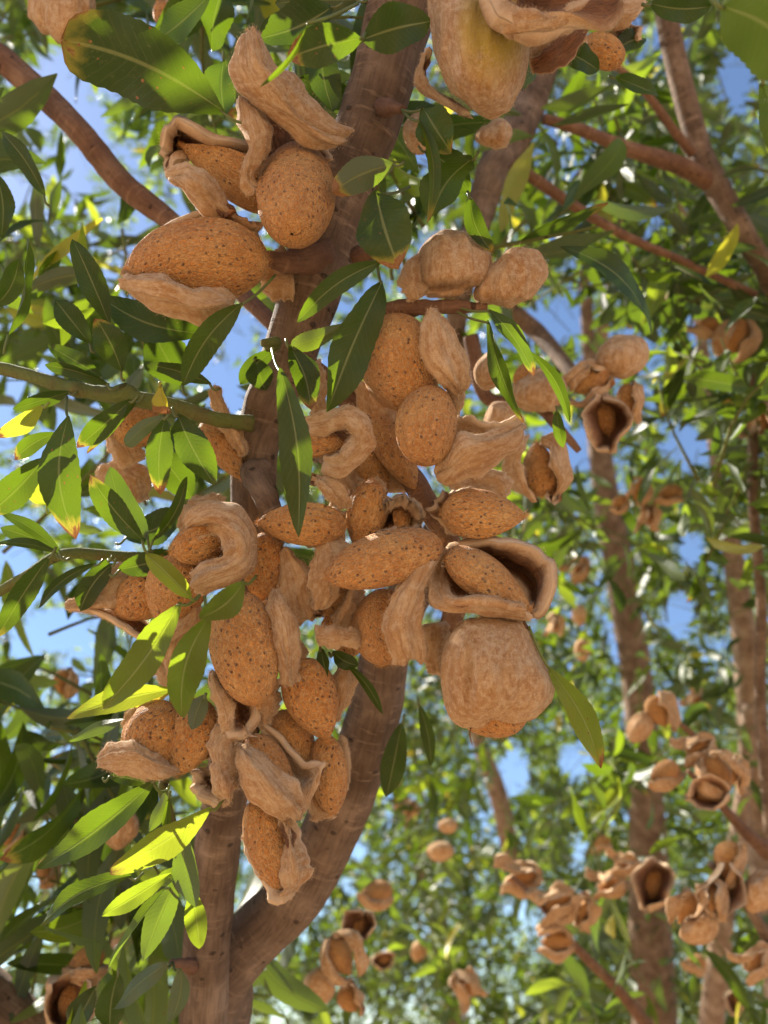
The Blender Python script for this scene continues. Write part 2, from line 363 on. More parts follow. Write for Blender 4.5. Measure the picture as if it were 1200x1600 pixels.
def finish_sheet(V, th, seed, inner_front, mat=None, hair=900, grn=None, wr=1.0, spacing=None):
    """grid (n,m,3) of a hull's outer skin -> closed thick shell with rounded rim and fuzz"""
    n, m, _ = V.shape
    du = np.gradient(V, axis=0); dv = np.gradient(V, axis=1); N = unit(np.cross(du, dv))
    # fix degenerate normals from the middle of each row
    bad = np.isnan(N).any(-1) | (np.linalg.norm(N, axis=-1) < .5)
    N[bad] = N[n // 2, m // 2]
    tc = unit(CAM - V[n // 2, m // 2]); sgn = 1 if (N[n // 2, m // 2] @ tc) > 0 else -1
    N = N * sgn
    # ragged, torn outline
    e1 = np.linspace(0, 1, n)[:, None]; e2 = np.linspace(0, 1, m)[None, :]
    rr_ = np.random.default_rng(seed + 50); ph = rr_.uniform(0, 6, 8)
    jag = lambda x, k: .0007 * (np.sin(x * 9 + ph[k]) + .6 * np.sin(x * 21 + ph[k + 1]) + .4 * np.sin(x * 43 + ph[k + 2]))
    out_v = unit(V[:, -1:] - V[:, :1] + 1e-9)
    wl = (1 - e2) ** 3; wr_ = e2 ** 3
    V = V + out_v * (jag(e1, 0)[..., None] * wl[..., None] + jag(e1, 4)[..., None] * wr_[..., None])
    if inner_front: N = -N                      # N points to the outer (fuzzy) side
    su = np.linalg.norm(np.diff(V[:, m // 2], axis=0), axis=1).sum(); sv = np.linalg.norm(np.diff(V[n // 2], axis=0), axis=1).sum()
    uu, vv = np.meshgrid(np.linspace(0, su, n) * 1000, np.linspace(0, sv, m) * 1000, indexing='ij')
    loc = np.stack([uu, vv, 0 * uu], -1).reshape(-1, 3)
    rg = 1 - np.abs(noise(loc * [.35, 1.3, 1], .30, seed)) * 1.6
    wob = wr * (.0011 * rg + .0007 * noise(loc, .22, seed + 2) + .00028 * noise(loc * [.6, 1.5, 1], .8, seed + 1)).reshape(n, m, 1)
    wob = wob * min(1, max(.3, sv * 1000 / 13))
    V = V + N * wob
    eu = np.minimum(np.arange(n), n - 1 - np.arange(n)) / (n - 1) * su; ev = np.minimum(np.arange(m), m - 1 - np.arange(m)) / (m - 1) * sv
    ed = np.minimum(eu[:, None], ev[None, :]); x = np.clip(ed / (th * .55), 0, 1)
    tt = th / 2 * np.sqrt(np.clip(1 - (1 - x) ** 2, 0.0, 1)) + th * .04
    lp = 1 + .5 * np.clip(1 - ed / (th * 2.2), 0, 1) * (x > .8)    # slightly swollen lip
    tt = (tt * lp)[..., None]
    mid = V - N * th / 2
    O = (mid + N * tt).reshape(-1, 3); I = (mid - N * tt).reshape(-1, 3)
    q = grid_faces(n, m); qi = q[:, ::-1] + n * m
    if sgn * (-1 if inner_front else 1) < 0: q, qi = q[:, ::-1], qi[:, ::-1]
    ring = np.concatenate([np.arange(m - 1), m - 1 + m * np.arange(n - 1), (n * m - 1) - np.arange(m - 1), m * (n - 1 - np.arange(n - 1))])
    rn = np.roll(ring, -1); side = np.stack([ring, rn, rn + n * m, ring + n * m], -1)
    VV = np.concatenate([O, I]); NN = np.concatenate([N.reshape(-1, 3), -N.reshape(-1, 3)])
    il = np.clip((ed.reshape(-1) / th - .5) * 1.2, 0, 1)
    inner = np.concatenate([np.zeros(n * m), il]); loc = np.concatenate([loc, loc + [0, 0, 40]]) + seed * 31.0
    rs = np.random.default_rng(seed + 9)
    wgt = np.linalg.norm(np.cross(du, dv), axis=-1).reshape(-1) + 1e-12
    keep = np.where(rs.random(len(VV)) < np.clip(np.concatenate([wgt, wgt * .5]) / np.median(wgt), 0, 1))[0]
    spc = math.sqrt(np.median(wgt)) * .5
    hv, ti, hl, hi = hairs(VV[keep], NN[keep], loc[keep], inner[keep], int(hair * 1.2), .0008, .00009, rs, spc)
    V2 = np.concatenate([VV, hv])
    at = {'loc': np.concatenate([loc, hl]), 'inner': np.concatenate([inner, hi]),
          'hair': np.concatenate([np.zeros(len(VV)), np.ones(len(hv))])}
    rim = np.exp(-(ed.reshape(-1) / .0010) ** 2); at['rim'] = np.concatenate([rim, rim, np.zeros(len(hv))])
    if grn is not None: at['grn'] = np.concatenate([grn, grn, np.zeros(len(hv))])
    return V2, (np.concatenate([q, qi, side]), ti + len(VV)), at
def flap(name, par, o, rows, inner=0, th=1.5, seed=0, res=(34, 26), hair=2600, wr=1.0, power=2.3, mat=None, bul=None):
    """hull half: rows of (xl,yl, xr,yr, zl,zm,zr) in photo px and mm towards the camera"""
    bul = bul or (.9 if inner else .62)
    G = []
    for (xl, yl, xr, yr, zl, zm, zr) in rows:
        s = np.linspace(0, 1, 7); k = 1 - np.abs(2 * s - 1) ** power
        zz = zl * (1 - s) + zr * s; zz = zz + (zm - (zl + zr) / 2) * bul * k
        G.append([P(xl + (xr - xl) * a, yl + (yr - yl) * a, z) for a, z in zip(s, zz)])
    G = np.array(G)
    V = catmull(G, res[0]); V = np.swapaxes(catmull(np.swapaxes(V, 0, 1), res[1]), 0, 1)
    V2, f, at = finish_sheet(V, th / 1000, seed, inner, hair=hair, wr=wr)
    return link(name, mesh(name, V2 - o, f, mat or HULL, at), par)
def blob(name, par, o, outline, zc, zf, zb, groove=None, seed=0, mat=None, hair=4200, yellow=None):
    """closed hull: star-shaped outline (photo px) inflated to zf mm in front and zb mm behind zc"""
    ol = np.array(outline, float); c = ol.mean(0); d = ol - c
    an = np.arctan2(d[:, 1], d[:, 0]); rr = np.hypot(d[:, 0], d[:, 1]); i = np.argsort(an); an, rr = an[i], rr[i]
    n, m = 40, 72
    th = np.linspace(-math.pi, math.pi, m, endpoint=False)
    R = np.interp(th, np.concatenate([an - 2 * math.pi, an, an + 2 * math.pi]), np.tile(rr, 3))
    for _ in range(4): R = (np.roll(R, 1) + 2 * R + np.roll(R, -1)) / 4
    ph = np.linspace(.0, math.pi, n); sp = np.sin(ph) ** .93; cp = np.cos(ph)
    X = c[0] + np.cos(th)[None] * R[None] * sp[:, None]; Y = c[1] + np.sin(th)[None] * R[None] * sp[:, None]
    Z = zc + np.where(cp > 0, zf, zb)[:, None] * cp[:, None] + 0 * X
    loc = np.stack([(Y - c[1]) * .19, (X - c[0]) * .19, Z], -1).reshape(-1, 3)
    if groove:
        (gx0, gy0, gx1, gy1, dep) = groove
        L = math.hypot(gx1 - gx0, gy1 - gy0); nx, ny = -(gy1 - gy0) / L, (gx1 - gx0) / L
        dist = np.abs((X - gx0) * nx + (Y - gy0) * ny); al = ((X - gx0) * (gx1 - gx0) + (Y - gy0) * (gy1 - gy0)) / L / L
        Z = Z - dep * np.exp(-(dist / 7) ** 2) * (cp > 0)[:, None] * np.clip(1.2 - np.abs(al - .5) * 2, 0, 1)
    V = np.array([P(x, y, z) for x, y, z in zip(X.ravel(), Y.ravel(), Z.ravel())])
    N = unit(V - V.mean(0)); k = loc
    V = V + N * (.0007 * noise(k * [.45, 1.3, 1], .22, seed) - .0011 * np.abs(noise(k * [.3, 1.5, 1], .35, seed + 2)) + .00035 * noise(k * [.3, 1.6, 1], .7, seed + 1))[:, None]
    rs = np.random.default_rng(seed); hv, ti, hl, hi = hairs(V, N, loc, np.zeros(len(V)), int(hair * 1.4), .0006, .00009, rs, .0006)
    at = {'loc': np.concatenate([loc, hl]) + seed * 31., 'inner': np.zeros(len(V) + len(hv)), 'hair': np.concatenate([np.zeros(len(V)), np.ones(len(hv))])}
    if yellow:
        yx, yy, ya, yb = yellow
        g = np.clip(1.6 - 1.6 * np.hypot((X - yx) / ya, (Y - yy) / yb), 0, .9).ravel() * (1 + .2 * noise(loc, .3, 4))
        at['grn'] = np.concatenate([np.clip(g, 0, 1), np.zeros(len(hv))]); mat = HULLG
    f = grid_faces(n, m, 0, True)[:, ::-1]
    return link(name, mesh(name, np.concatenate([V, hv]) - o, (f, ti + len(V)), mat or HULL, at), par)

_sd = [0]
def almond(label, parts, group='open almonds in the near cluster', at=None):
    """one fruit: shell, hull halves. at=(x,y,scale,rot_deg,dz) re-places a fruit drawn round (0,0)"""
    def T(x, y, z):
        if at is None: return (x, y, z)
        ax, ay, s, rot, dz = at; c, q = math.cos(math.radians(rot)), math.sin(math.radians(rot))
        return (ax + s * (x * c - y * q), ay + s * (x * q + y * c), z + dz)
    xs = []
    for p in parts:
        if p[0] == 'n': xs += [p[1], p[2]]
        elif p[0] == 'f': xs += [((r[0] + r[2]) / 2, (r[1] + r[3]) / 2, r[5]) for r in p[1]]
        else: xs += [(x, y, p[2]) for x, y in p[1]]
    c = np.mean([T(*x) for x in xs], 0); o = P(*c)
    e = empty('almond', o); tag(e, label, 'almond', group)
    s = at[2] if at else 1
    for p in parts:
        _sd[0] += 1; kw = dict(p[-1]) if isinstance(p[-1], dict) else {}
        if p[0] == 'n': nut('shell', e, o, T(*p[1]), T(*p[2]), p[3] * s, seed=_sd[0], **kw)
        elif p[0] == 'f':
            rows = []
            for r in p[1]:
                l, q = T(r[0], r[1], r[4]), T(r[2], r[3], r[6]); rows.append((l[0], l[1], q[0], q[1], l[2], r[5] + (at[4] if at else 0), q[2]))
            flap('hull', e, o, rows, seed=_sd[0], **kw)
        else: blob('hull', e, o, [T(x, y, 0)[:2] for x, y in p[1]], p[2] + (at[4] if at else 0), p[3], p[4], seed=_sd[0], **kw)
    return e

# ------------------------------------------------------------------ leaves
def leaf_grid(nu=20, nv=4, serr=0.0, blunt=0.0, seed=0):
    u = np.linspace(0, 1, nu + 1); s = np.linspace(-1, 1, 2 * nv + 1)
    wd = (np.clip(u, 0, 1) ** .85) * (np.clip(1 - u, 0, 1) ** (.78 - .3 * blunt)); wd = wd / wd.max(); wd[0] = .05; wd[-1] = .03
    rs = np.random.default_rng(seed)
    wd = wd * (1 + .05 * np.sin(u * 9 + rs.uniform(0, 6)))
    return u, s, wd
def leaf_shape(L, W, bend=.15, twist=0, fold=.35, wav=.05, curl=0., nu=20, nv=4, seed=0, blunt=0., serr=.02):
    """leaf along +X, face +Z. bend: arc sag as fraction of length (+ = tip goes to -Z)"""
    u, s, wd = leaf_grid(nu, nv, 0, blunt, seed)
    rs = np.random.default_rng(seed + 77)
    a = bend * 2.2 * (u ** 1.3) + curl * np.clip(u - .7, 0, 1) ** 1.5 * 9
    dx = np.cos(a); dz = -np.sin(a); du = 1 / nu
    cx = np.concatenate([[0], np.cumsum((dx[1:] + dx[:-1]) / 2 * du)]); cz = np.concatenate([[0], np.cumsum((dz[1:] + dz[:-1]) / 2 * du)])
    side = rs.uniform(-.10, .10) * np.sin(u * math.pi)                # sideways sweep
    V = np.zeros((nu + 1, 2 * nv + 1, 3)); luv = np.zeros_like(V)
    p1, p2 = rs.uniform(0, 6, 2)
    for j, sv in enumerate(s):
        ww = wd * W / 2 * (1 + serr * (abs(sv) == 1) * np.where(np.arange(nu + 1) % 2 == 0, 1, -1))
        f = fold * (1 - .4 * u); y = ww * sv * np.cos(f); z = ww * abs(sv) * np.sin(f) + W * wav * abs(sv) * np.sin(u * 11 + (p1 if sv > 0 else p2))
        tw = twist * u
        y2 = y * np.cos(tw) - z * np.sin(tw); z2 = y * np.sin(tw) + z * np.cos(tw)
        V[:, j, 0] = cx * L + z2 * np.sin(a); V[:, j, 1] = y2 + side * L; V[:, j, 2] = cz * L + z2 * np.cos(a)
        luv[:, j] = np.stack([u, np.full(nu + 1, sv), 0 * u], -1)
    luv[..., 2] = rs.uniform(0, 1) * .999
    return V, luv
def petiole(p0, p1, r, sag):
    mid = (p0 + p1) / 2 + sag
    V, q, t, _ = tube([p0, mid, p1], [r * 1.1, r, r * .9], res=6, nseg=7, amp=0)
    return V, q, t
def hand_leaf(tree, base, tip, w_px, roll=0, bend=.12, fold=.35, tone=.3, dam=0., node=None, under=False, twist=None, curl=0., blunt=0, seed=None, label=None, wav=.05):
    _sd[0] += 1; sd = seed if seed is not None else _sd[0]
    rr = np.random.default_rng(sd + 900); roll = roll + rr.normal() * 12; twist = rr.normal() * 22 if twist is None else twist; wav = wav * rr.uniform(.8, 2.2)
    B, T = P(*base), P(*tip); ch = np.linalg.norm(T - B)
    dm = D0 - (base[2] + tip[2]) / 2000.; W = .9 * w_px * dm / F
    V, luv = leaf_shape(1, W / ch, bend, math.radians(twist), fold, wav, curl, 26, 5, sd, blunt, .02)
    m = V.shape[1] // 2; tip_l = V[-1, m]; k = 1 / np.linalg.norm(tip_l[[0, 2]])
    ang = math.atan2(tip_l[2], tip_l[0]); c, s = math.cos(-ang), math.sin(-ang)
    X = V[..., 0] * c - V[..., 2] * s; Z = V[..., 0] * s + V[..., 2] * c
    V = np.stack([X * k, V[..., 1], Z], -1) * ch
    ax = unit(T - B); tc = unit(CAM - (B + T) / 2); by = unit(np.cross(tc, ax)); bz = np.cross(ax, by)
    if under: by, bz = -by, -bz
    c, s = math.cos(math.radians(roll)), math.sin(math.radians(roll)); by, bz = by * c + bz * s, bz * c - by * s
    VV = (B + V[..., :1] * ax + V[..., 1:2] * by + V[..., 2:] * bz).reshape(-1, 3)
    q = grid_faces(*V.shape[:2])[:, ::-1]
    luv = luv.reshape(-1, 3)
    if node is None: nd = B - ax * ch * .14 + np.array([0, 0, -.001])
    else: nd = P(*node)
    pv, pq, pt = petiole(nd, B + ax * ch * .03, .00042, np.array([0, 0, -.0015]))
    off = len(VV); pl = np.tile([[.3, 0., .5]], (len(pv), 1))
    o = np.array(tree.location)
    at = {'luv': np.concatenate([luv, pl]), 'tone': np.full(off + len(pv), tone), 'dam': np.concatenate([np.full(off, dam), np.zeros(len(pv))])}
    ob = link('leaf', mesh('leaf', np.concatenate([VV, pv]) - o, (np.concatenate([q, pq + off]), pt + off), LEAF, at), tree)
    if label: ob['label'] = label
    return ob

# scattered leaves: shared shapes
TONES = [.08, .25, .42, .62, .86]
PROT = []
for i in range(6):
    V, luv = leaf_shape(1, .27 - .02 * (i % 3), [.10, .2, .3, .05, .38, .18][i], [0, .5, -.6, .9, -.3, .2][i], [.3, .45, .25, .55, .35, .5][i], .05, 0, 5, 1, i + 40, 0, 0)
    PROT.append((V.reshape(-1, 3), luv.reshape(-1, 3), grid_faces(*V.shape[:2])[:, ::-1]))
PROTF = []
for i in range(6):
    V, luv = leaf_shape(1, .27 - .02 * (i % 3), [.10, .2, .3, .05, .38, .18][i], 0, [.3, .45, .25, .55, .35, .5][i], .0, 0, 3, 1, i + 40, 0, 0)
    PROTF.append((V.reshape(-1, 3), luv.reshape(-1, 3), grid_faces(*V.shape[:2])[:, ::-1]))
PROTH = []
for i in range(6):
    V, luv = leaf_shape(1, .27 - .02 * (i % 3), [.10, .2, .3, .05, .38, .18][i], [0, .5, -.6, .9, -.3, .2][i], [.3, .45, .25, .55, .35, .5][i], .05, 0, 16, 3, i + 40, 0, .02)
    PROTH.append((V.reshape(-1, 3), luv.reshape(-1, 3), grid_faces(*V.shape[:2])[:, ::-1]))
LMESH = {}
def leaf_proto(i, t, d):
    k = (i, t, d)
    if k not in LMESH:
        V, luv, q = PROTH[i]; luv = luv.copy(); luv[:, 2] = (i * .17 + t * .13) % 1
        LMESH[k] = mesh('leaf', V, q, LEAF, {'luv': luv, 'tone': np.full(len(V), TONES[t]), 'dam': np.full(len(V), .2 if d else 0.)})
    return LMESH[k]

class Foliage:
    """collects leaves (position, frame, length) and twigs for one tree"""
    def __init__(s): s.pos = []; s.X = []; s.Z = []; s.L = []; s.tone = []; s.tw = []
    def spray(s, p, d, length, leaf, rs, tonep):
        """a twig from p along d, with leaves around it"""
        d = unit(d); side = unit(np.cross(d, unit(rs.normal(size=3)))); n = max(4, int(length / leaf * 6.5))
        pts = [p, p + d * length * .5 + side * length * .06, p + d * length + np.array([0, 0, -length * .10])]
        c = catmull(pts, n); s.tw.append((pts, length))
        tg = unit(np.gradient(c, axis=0))
        az = np.arange(n) * 2.399 + rs.uniform(0, 6)
        a = unit(np.cross(tg, [.3, .1, .95])); b = np.cross(tg, a)
        rad = a * np.cos(az)[:, None] + b * np.sin(az)[:, None]
        X = unit(rad * rs.uniform(.6, 1.1, (n, 1)) + tg * rs.uniform(.2, .9, (n, 1)) + np.array([0, 0, -1.]) * rs.uniform(.1, .75, (n, 1)))
        Z = unit(np.cross(np.cross(X, tg + rs.normal(size=(n, 3)) * .5), X) + rs.normal(size=(n, 3)) * .25)
        s.pos.append(c + X * leaf * .12); s.X.append(X); s.Z.append(Z)
        s.L.append(leaf * rs.uniform(.6, 1.2, n)); s.tone.append(rs.choice(5, n, p=tonep))
    def build(s, tree, nobj, score, rs, twmat, far=False):
        if not s.pos: return
        pos = np.concatenate(s.pos); X = np.concatenate(s.X); Z = np.concatenate(s.Z); L = np.concatenate(s.L); tn = np.concatenate(s.tone)
        Z = unit(Z - X * (Z * X).sum(1)[:, None]); Y = np.cross(Z, X); o = np.array(tree.location)
        k = keep_leaves(pos + X * L[:, None] * .5, L); pos, X, Y, Z, L, tn = pos[k], X[k], Y[k], Z[k], L[k], tn[k]
        order = np.argsort(-score(pos, L)); ob, rest = order[:nobj], order[nobj:]
        for i in ob:
            me = leaf_proto(int(rs.integers(6)), int(tn[i]), bool(rs.random() < .13))
            e = link('leaf', me, tree)
            M4 = np.eye(4); M4[:3, 0] = X[i] * L[i]; M4[:3, 1] = Y[i] * L[i]; M4[:3, 2] = Z[i] * L[i]; M4[:3, 3] = pos[i] - o
            e.matrix_local = Matrix(M4.tolist())
        VS, QS, LU, TN = [], [], [], []; off = 0; var = rs.integers(0, 6, len(rest))
        for v in range(6):
            i = rest[var == v]
            if not len(i): continue
            pv, lu, q = (PROTF if far else PROT)[v]; nvt = len(pv)
            W = pos[i][:, None] + (pv[None, :, 0:1] * X[i][:, None] + pv[None, :, 1:2] * Y[i][:, None] + pv[None, :, 2:] * Z[i][:, None]) * L[i][:, None, None]
            VS.append((W - o).reshape(-1, 3)); QS.append((q[None] + (np.arange(len(i)) * nvt)[:, None, None]).reshape(-1, 4) + off)
            l2 = np.tile(lu, (len(i), 1)); l2[:, 2] = np.repeat(rs.random(len(i)), nvt); LU.append(l2)
            TN.append(np.repeat(np.array(TONES)[tn[i]] + rs.normal(size=len(i)) * .05, nvt)); off += len(i) * nvt
        if VS:
            me = mesh('crown', np.concatenate(VS), np.concatenate(QS), LEAF, {'luv': np.concatenate(LU), 'tone': np.clip(np.concatenate(TN), 0, 1), 'dam': np.clip(np.repeat(0, off), 0, 1)})
            link('crown', me, tree, kind='stuff')
        V_, Q_, T_, K_ = [], [], [], []; off = 0
        mids = np.array([tp[1] for tp, _ in s.tw]); kt = keep_leaves(mids, np.full(len(mids), .05))
        for (pts, ln), kk in zip(s.tw, kt):
            if not kk: continue
            r = .0010 + ln * .0028
            V, q, t, k = tube([pts[0], pts[1], pts[2]], [r, r * .75, r * .4], res=3 if far else 5, nseg=4 if far else 6, amp=0)
            V_.append(V - o); Q_.append(q + off); T_.append(t + off); K_.append(k); off += len(V)
        link('twigs', mesh('twigs', np.concatenate(V_), (np.concatenate(Q_), np.concatenate(T_)), twmat, {'loc': np.concatenate(K_)}), tree, kind='stuff')
# gaps in the leaves: cones of open sky (photo px, radius) and the paths the sun takes to what it lights
SKYGAPS = [(85, 140, 50, 55), (20, 300, 30, 25), (130, 250, 20, 22), (300, 560, 26, 40), (370, 520, 18, 40), (90, 985, 50, 32), (20, 880, 30, 30),
           (350, 615, 26, 50), (20, 1440, 14, 20), (875, 690, 22, 42), (900, 700, 30, 30), (1075, 700, 32, 32), (1080, 860, 20, 26), (880, 500, 30, 36),
           (1150, 130, 28, 50), (1050, 60, 26, 36), (905, 1190, 30, 28), (800, 1210, 24, 34), (975, 1010, 20, 22), (1060, 960, 22, 34), (830, 520, 22, 25),
           (655, 250, 18, 20), (40, 1010, 24, 30), (1090, 520, 18, 30), (1020, 340, 18, 22), (560, 1330, 14, 12), (540, 1380, 10, 10), (905, 1330, 10, 18), (990, 40, 14, 20), (750, 715, 14, 20)]
SUNLIT = [(350, 785, 12), (255, 905, 10), (225, 1000, 8), (300, 1060, 8), (180, 1100, 5), (200, 1150, 5), (180, 1160, 5), (180, 1290, 5), (250, 1310, 8), (220, 1400, 5), (290, 1380, 5), (305, 1450, 0), (225, 1460, 5), (350, 925, 10), (520, 640, 0), (930, 560, -20), (960, 640, -20), (845, 640, -10), (20, 660, 0), (60, 780, 0), (440, 760, 0), (300, 338, 6), (690, 358, -2), (805, 842, 8), (600, 838, 14), (400, 44, 10)]
SUNP = np.array([P(*q) for q in SUNLIT])
VIS = [(1145, 880, 1195, 1400, 28, 1.15, .85), (935, 700, 1010, 1150, 26, 1.7, .8), (908, 420, 935, 700, 14, 1.7, .8), (1015, 1280, 1020, 1600, 36, 1.7, .8), (1135, 1400, 1110, 1600, 22, 1.1, .8),
       (1183, 640, 1190, 1150, 8, .58, .8), (850, 186, 1110, 285, 12, .49, .85), (800, 255, 980, 370, 10, .46, .85), (1035, 0, 1110, 290, 18, .5, .85), (830, 130, 740, 360, 24, .46, .8), (0, 85, 250, 330, 18, .33, .95),
       (790, 480, 900, 590, 12, .5, .8), (1098, 500, 1110, 650, 8, 1.2, .6), (745, 1150, 790, 1300, 12, 2., .7), (1110, 310, 1200, 430, 16, .5, .6)]
rk = np.random.default_rng(77)
def keep_leaves(pos, L):
    x, y, d = pix(pos); k = np.ones(len(pos), bool)
    for x0, y0, x1, y1, hw, dd, pr in VIS:
        ll = (x1 - x0) ** 2 + (y1 - y0) ** 2; t = np.clip(((x - x0) * (x1 - x0) + (y - y0) * (y1 - y0)) / max(ll, 1), 0, 1)
        dist = np.hypot(x - x0 - t * (x1 - x0), y - y0 - t * (y1 - y0))
        k &= ~((d > .05) & (d < dd + .03) & (dist < hw + 10) & (rk.random(len(d)) < pr))
    inf = (d > .05)
    for gx, gy, rx, ry in SKYGAPS:
        ex = np.minimum(L * F / np.maximum(d, .05) * .15, 12)
        k &= ~(inf & (((x - gx) / (rx + ex)) ** 2 + ((y - gy) / (ry + ex)) ** 2 < 1))
    for p in SUNP:
        q = pos - p; t = q @ SUND; dist = np.linalg.norm(q - t[:, None] * SUND, axis=1)
        k &= ~((t > .0) & (dist < .008 + L * .45))
    # nothing right in front of the lens or inside the near cluster
    near = inf & (d < .235) & (x > -250) & (x < 1450) & (y > -250) & (y < 1850)
    return k & ~near & ~((np.linalg.norm(pos - CAM, axis=1) < .16))
# ------------------------------------------------------------------ ground
n = 41; g = np.linspace(-1, 1, n); g = np.sign(g) * np.abs(g) ** 3 * 900
gx, gy = np.meshgrid(g, g, indexing='ij'); gz = .05 * np.sin(gx * .7) * np.sin(gy * .5) * (np.abs(gx) < 60)
link('ground', mesh('ground', np.stack([gx, gy, gz], -1).reshape(-1, 3), grid_faces(n, n), SOIL), kind='structure')

# ------------------------------------------------------------------ the near tree
def limb(name, spec, tree, mat, extra=None, **kw):
    """spec: (x, y, z, r_px) in the photo; extra: world points before/after"""
    pts = [P(x, y, z) for x, y, z, r in spec]; rad = [r * (D0 - z / 1000.) / F for x, y, z, r in spec]
    for p, r in (extra or []): pts.append(np.array(p)); rad.append(r)
    return add_tube(name, pts, rad, tree, mat, **kw)
t0 = empty('almond_tree', (-.25, .62, 0))
tag(t0, 'close almond tree with a knobbly brown limb crossing from top centre to bottom left', 'tree')
kn = [(P(612, 168, -5), .004, .0035), (P(566, 398, -5), .005, .004), (P(440, 415, -12), .006, .006), (P(408, 770, -14), .006, .005), (P(392, 620, -16), .006, .006), (P(500, 420, -8), .012, .002)]
limb('branch', [(680, -260, -25, 56), (655, -110, -22, 55), (632, 0, -22, 54), (590, 150, -25, 51), (537, 290, -28, 49), (500, 400, -28, 52), (464, 520, -26, 43), (418, 640, -28, 38), (395, 740, -28, 37), (404, 850, -36, 38)], t0, BARK, res=72, nseg=220, knobs=kn, amp=.035, seed=3)
limb('trunk', [(404, 830, -38, 36), (395, 980, -48, 34), (366, 1160, -62, 35), (340, 1320, -70, 36), (324, 1460, -75, 37), (318, 1600, -78, 38), (316, 1760, -80, 40)], t0, BARK,
     extra=[((-.17, .36, 1.05), .02), ((-.25, .50, .5), .035), ((-.25, .62, -.05), .06)], res=48, nseg=200, seed=5, knobs=[(P(300, 1500, -60), .004, .003), (P(350, 1385, -60), .003, .002)])
limb('branch', [(690, 820, -55, 24), (655, 900, -66, 32), (606, 1000, -80, 37), (585, 1110, -86, 41), (538, 1250, -92, 44), (462, 1395, -96, 46), (380, 1480, -94, 46), (330, 1570, -86, 44), (316, 1700, -82, 40)], t0, BARK, res=56, nseg=180, seed=7, amp=.03)
limb('branch', [(170, 1760, -150, 36), (60, 1640, -140, 40), (-20, 1560, -135, 42), (-140, 1470, -135, 40)], t0, BARK, res=30, nseg=60, seed=8, amp=.04)
limb('branch', [(470, 560, -34, 16), (560, 640, -26, 18), (626, 722, -16, 18), (668, 790, -16, 19), (700, 850, -22, 20), (712, 940, -50, 18), (690, 1010, -70, 14)], t0, BARKR, res=26, nseg=60, seed=9, amp=.06)
limb('branch', [(395, 662, -16, 13), (340, 655, -12, 12), (262, 632, -10, 12), (190, 620, -12, 13), (110, 606, -18, 11), (20, 580, -26, 10), (-90, 560, -34, 10)], t0, BARKG, res=20, nseg=70, seed=11, amp=.06, knobs=[(P(197, 610, -12), .003, .002), (P(110, 606, -14), .003, .0025)])
limb('branch', [(440, 520, -45, 12), (345, 425, -75, 15), (265, 345, -90, 17), (190, 285, -95, 19), (120, 200, -100, 19), (30, 115, -108, 20), (-60, 50, -112, 20), (-180, -20, -120, 22)], t0, BARKR, res=22, nseg=60, seed=13, amp=.04, knobs=[(P(110, 175, -90), .005, .002)])
limb('branch', [(300, 875, -28, 9), (190, 870, -22, 9), (100, 866, -22, 9), (40, 900, -30, 8), (-60, 960, -40, 8)], t0, BARKG, res=14, nseg=40, seed=15)
limb('spur', [(500, 400, -20, 30), (455, 410, -8, 17), (425, 405, -4, 13), (412, 402, -2, 10)], t0, BARKR, res=20, nseg=24, seed=17, amp=.1)
limb('spur', [(560, 400, -14, 16), (585, 398, -6, 9), (598, 404, -4, 6)], t0, BARKR, res=14, nseg=16, seed=18, amp=.1)
limb('spur', [(600, 168, -14, 15), (618, 168, -6, 9), (630, 172, -3, 6)], t0, BARKR, res=14, nseg=16, seed=19, amp=.1)
limb('spur', [(560, 495, -24, 12), (620, 482, -6, 12), (700, 480, -3, 11), (760, 480, -4, 7)], t0, BARKR, res=16, nseg=30, seed=20, amp=.1)
limb('spur', [(400, 740, -18, 26), (415, 775, -8, 20), (432, 812, -6, 12)], t0, BARK, res=18, nseg=20, seed=21, amp=.1)
limb('spur', [(800, 960, -16, 10), (812, 972, 2, 8), (822, 984, 6, 6)], t0, BARKR, res=12, nseg=14, seed=22)
limb('spur', [(420, 540, -14, 10), (432, 534, -6, 8), (410, 536, -2, 6)], t0, BARKG, res=12, nseg=14, seed=23)
limb('spur', [(370, 1020, -40, 22), (395, 1100, -20, 14), (390, 1160, -6, 10), (372, 1170, -2, 8)], t0, BARKR, res=14, nseg=24, seed=24)
limb('spur', [(280, 900, -20, 8), (270, 1160, -24, 9), (255, 1230, -12, 8), (270, 1290, -10, 7), (280, 1365, -8, 6)], t0, BARKG, res=12, nseg=40, seed=25)
limb('spur', [(740, 1125, 2, 1.6), (734, 1145, 6, 1.3), (738, 1165, 7, .7)], t0, BARKR, res=6, nseg=10, seed=26)
limb('spur', [(300, 1510, -66, 12), (284, 1506, -55, 8), (268, 1504, -45, 5)], t0, BARKR, res=10, nseg=14, seed=27)

# ------------------------------------------------------------------ almonds of the near cluster
# ('n', stem, tip, width, {opts})   ('f', rows(xl,yl,xr,yr,zl,zm,zr), {opts})   ('b', outline, zc, zf, zb, {opts})
almond('fat pitted nut lying sideways on its lower hull half, left of the limb', [
    ('n', (420, 404, 2), (200, 416, 6), 122, dict(roll=8, thick=.8, tip=.62)),
    ('f', [(366, 470, 362, 484, 2, 6, 2), (345, 452, 352, 500, 6, 15, 4), (300, 448, 318, 506, 10, 20, 5), (262, 428, 262, 494, 13, 21, 6), (215, 428, 222, 474, 9, 15, 4), (190, 436, 187, 450, 4, 6, 3)], dict()),
    ('f', [(408, 372, 400, 350, -10, -14, -16), (320, 372, 310, 331, -5, -12, -10), (235, 392, 226, 372, -2, -8, -8), (206, 420, 200, 408, 2, 0, -2), (196, 436, 198, 434, 3, 2, 0)], dict(th=2.6))])
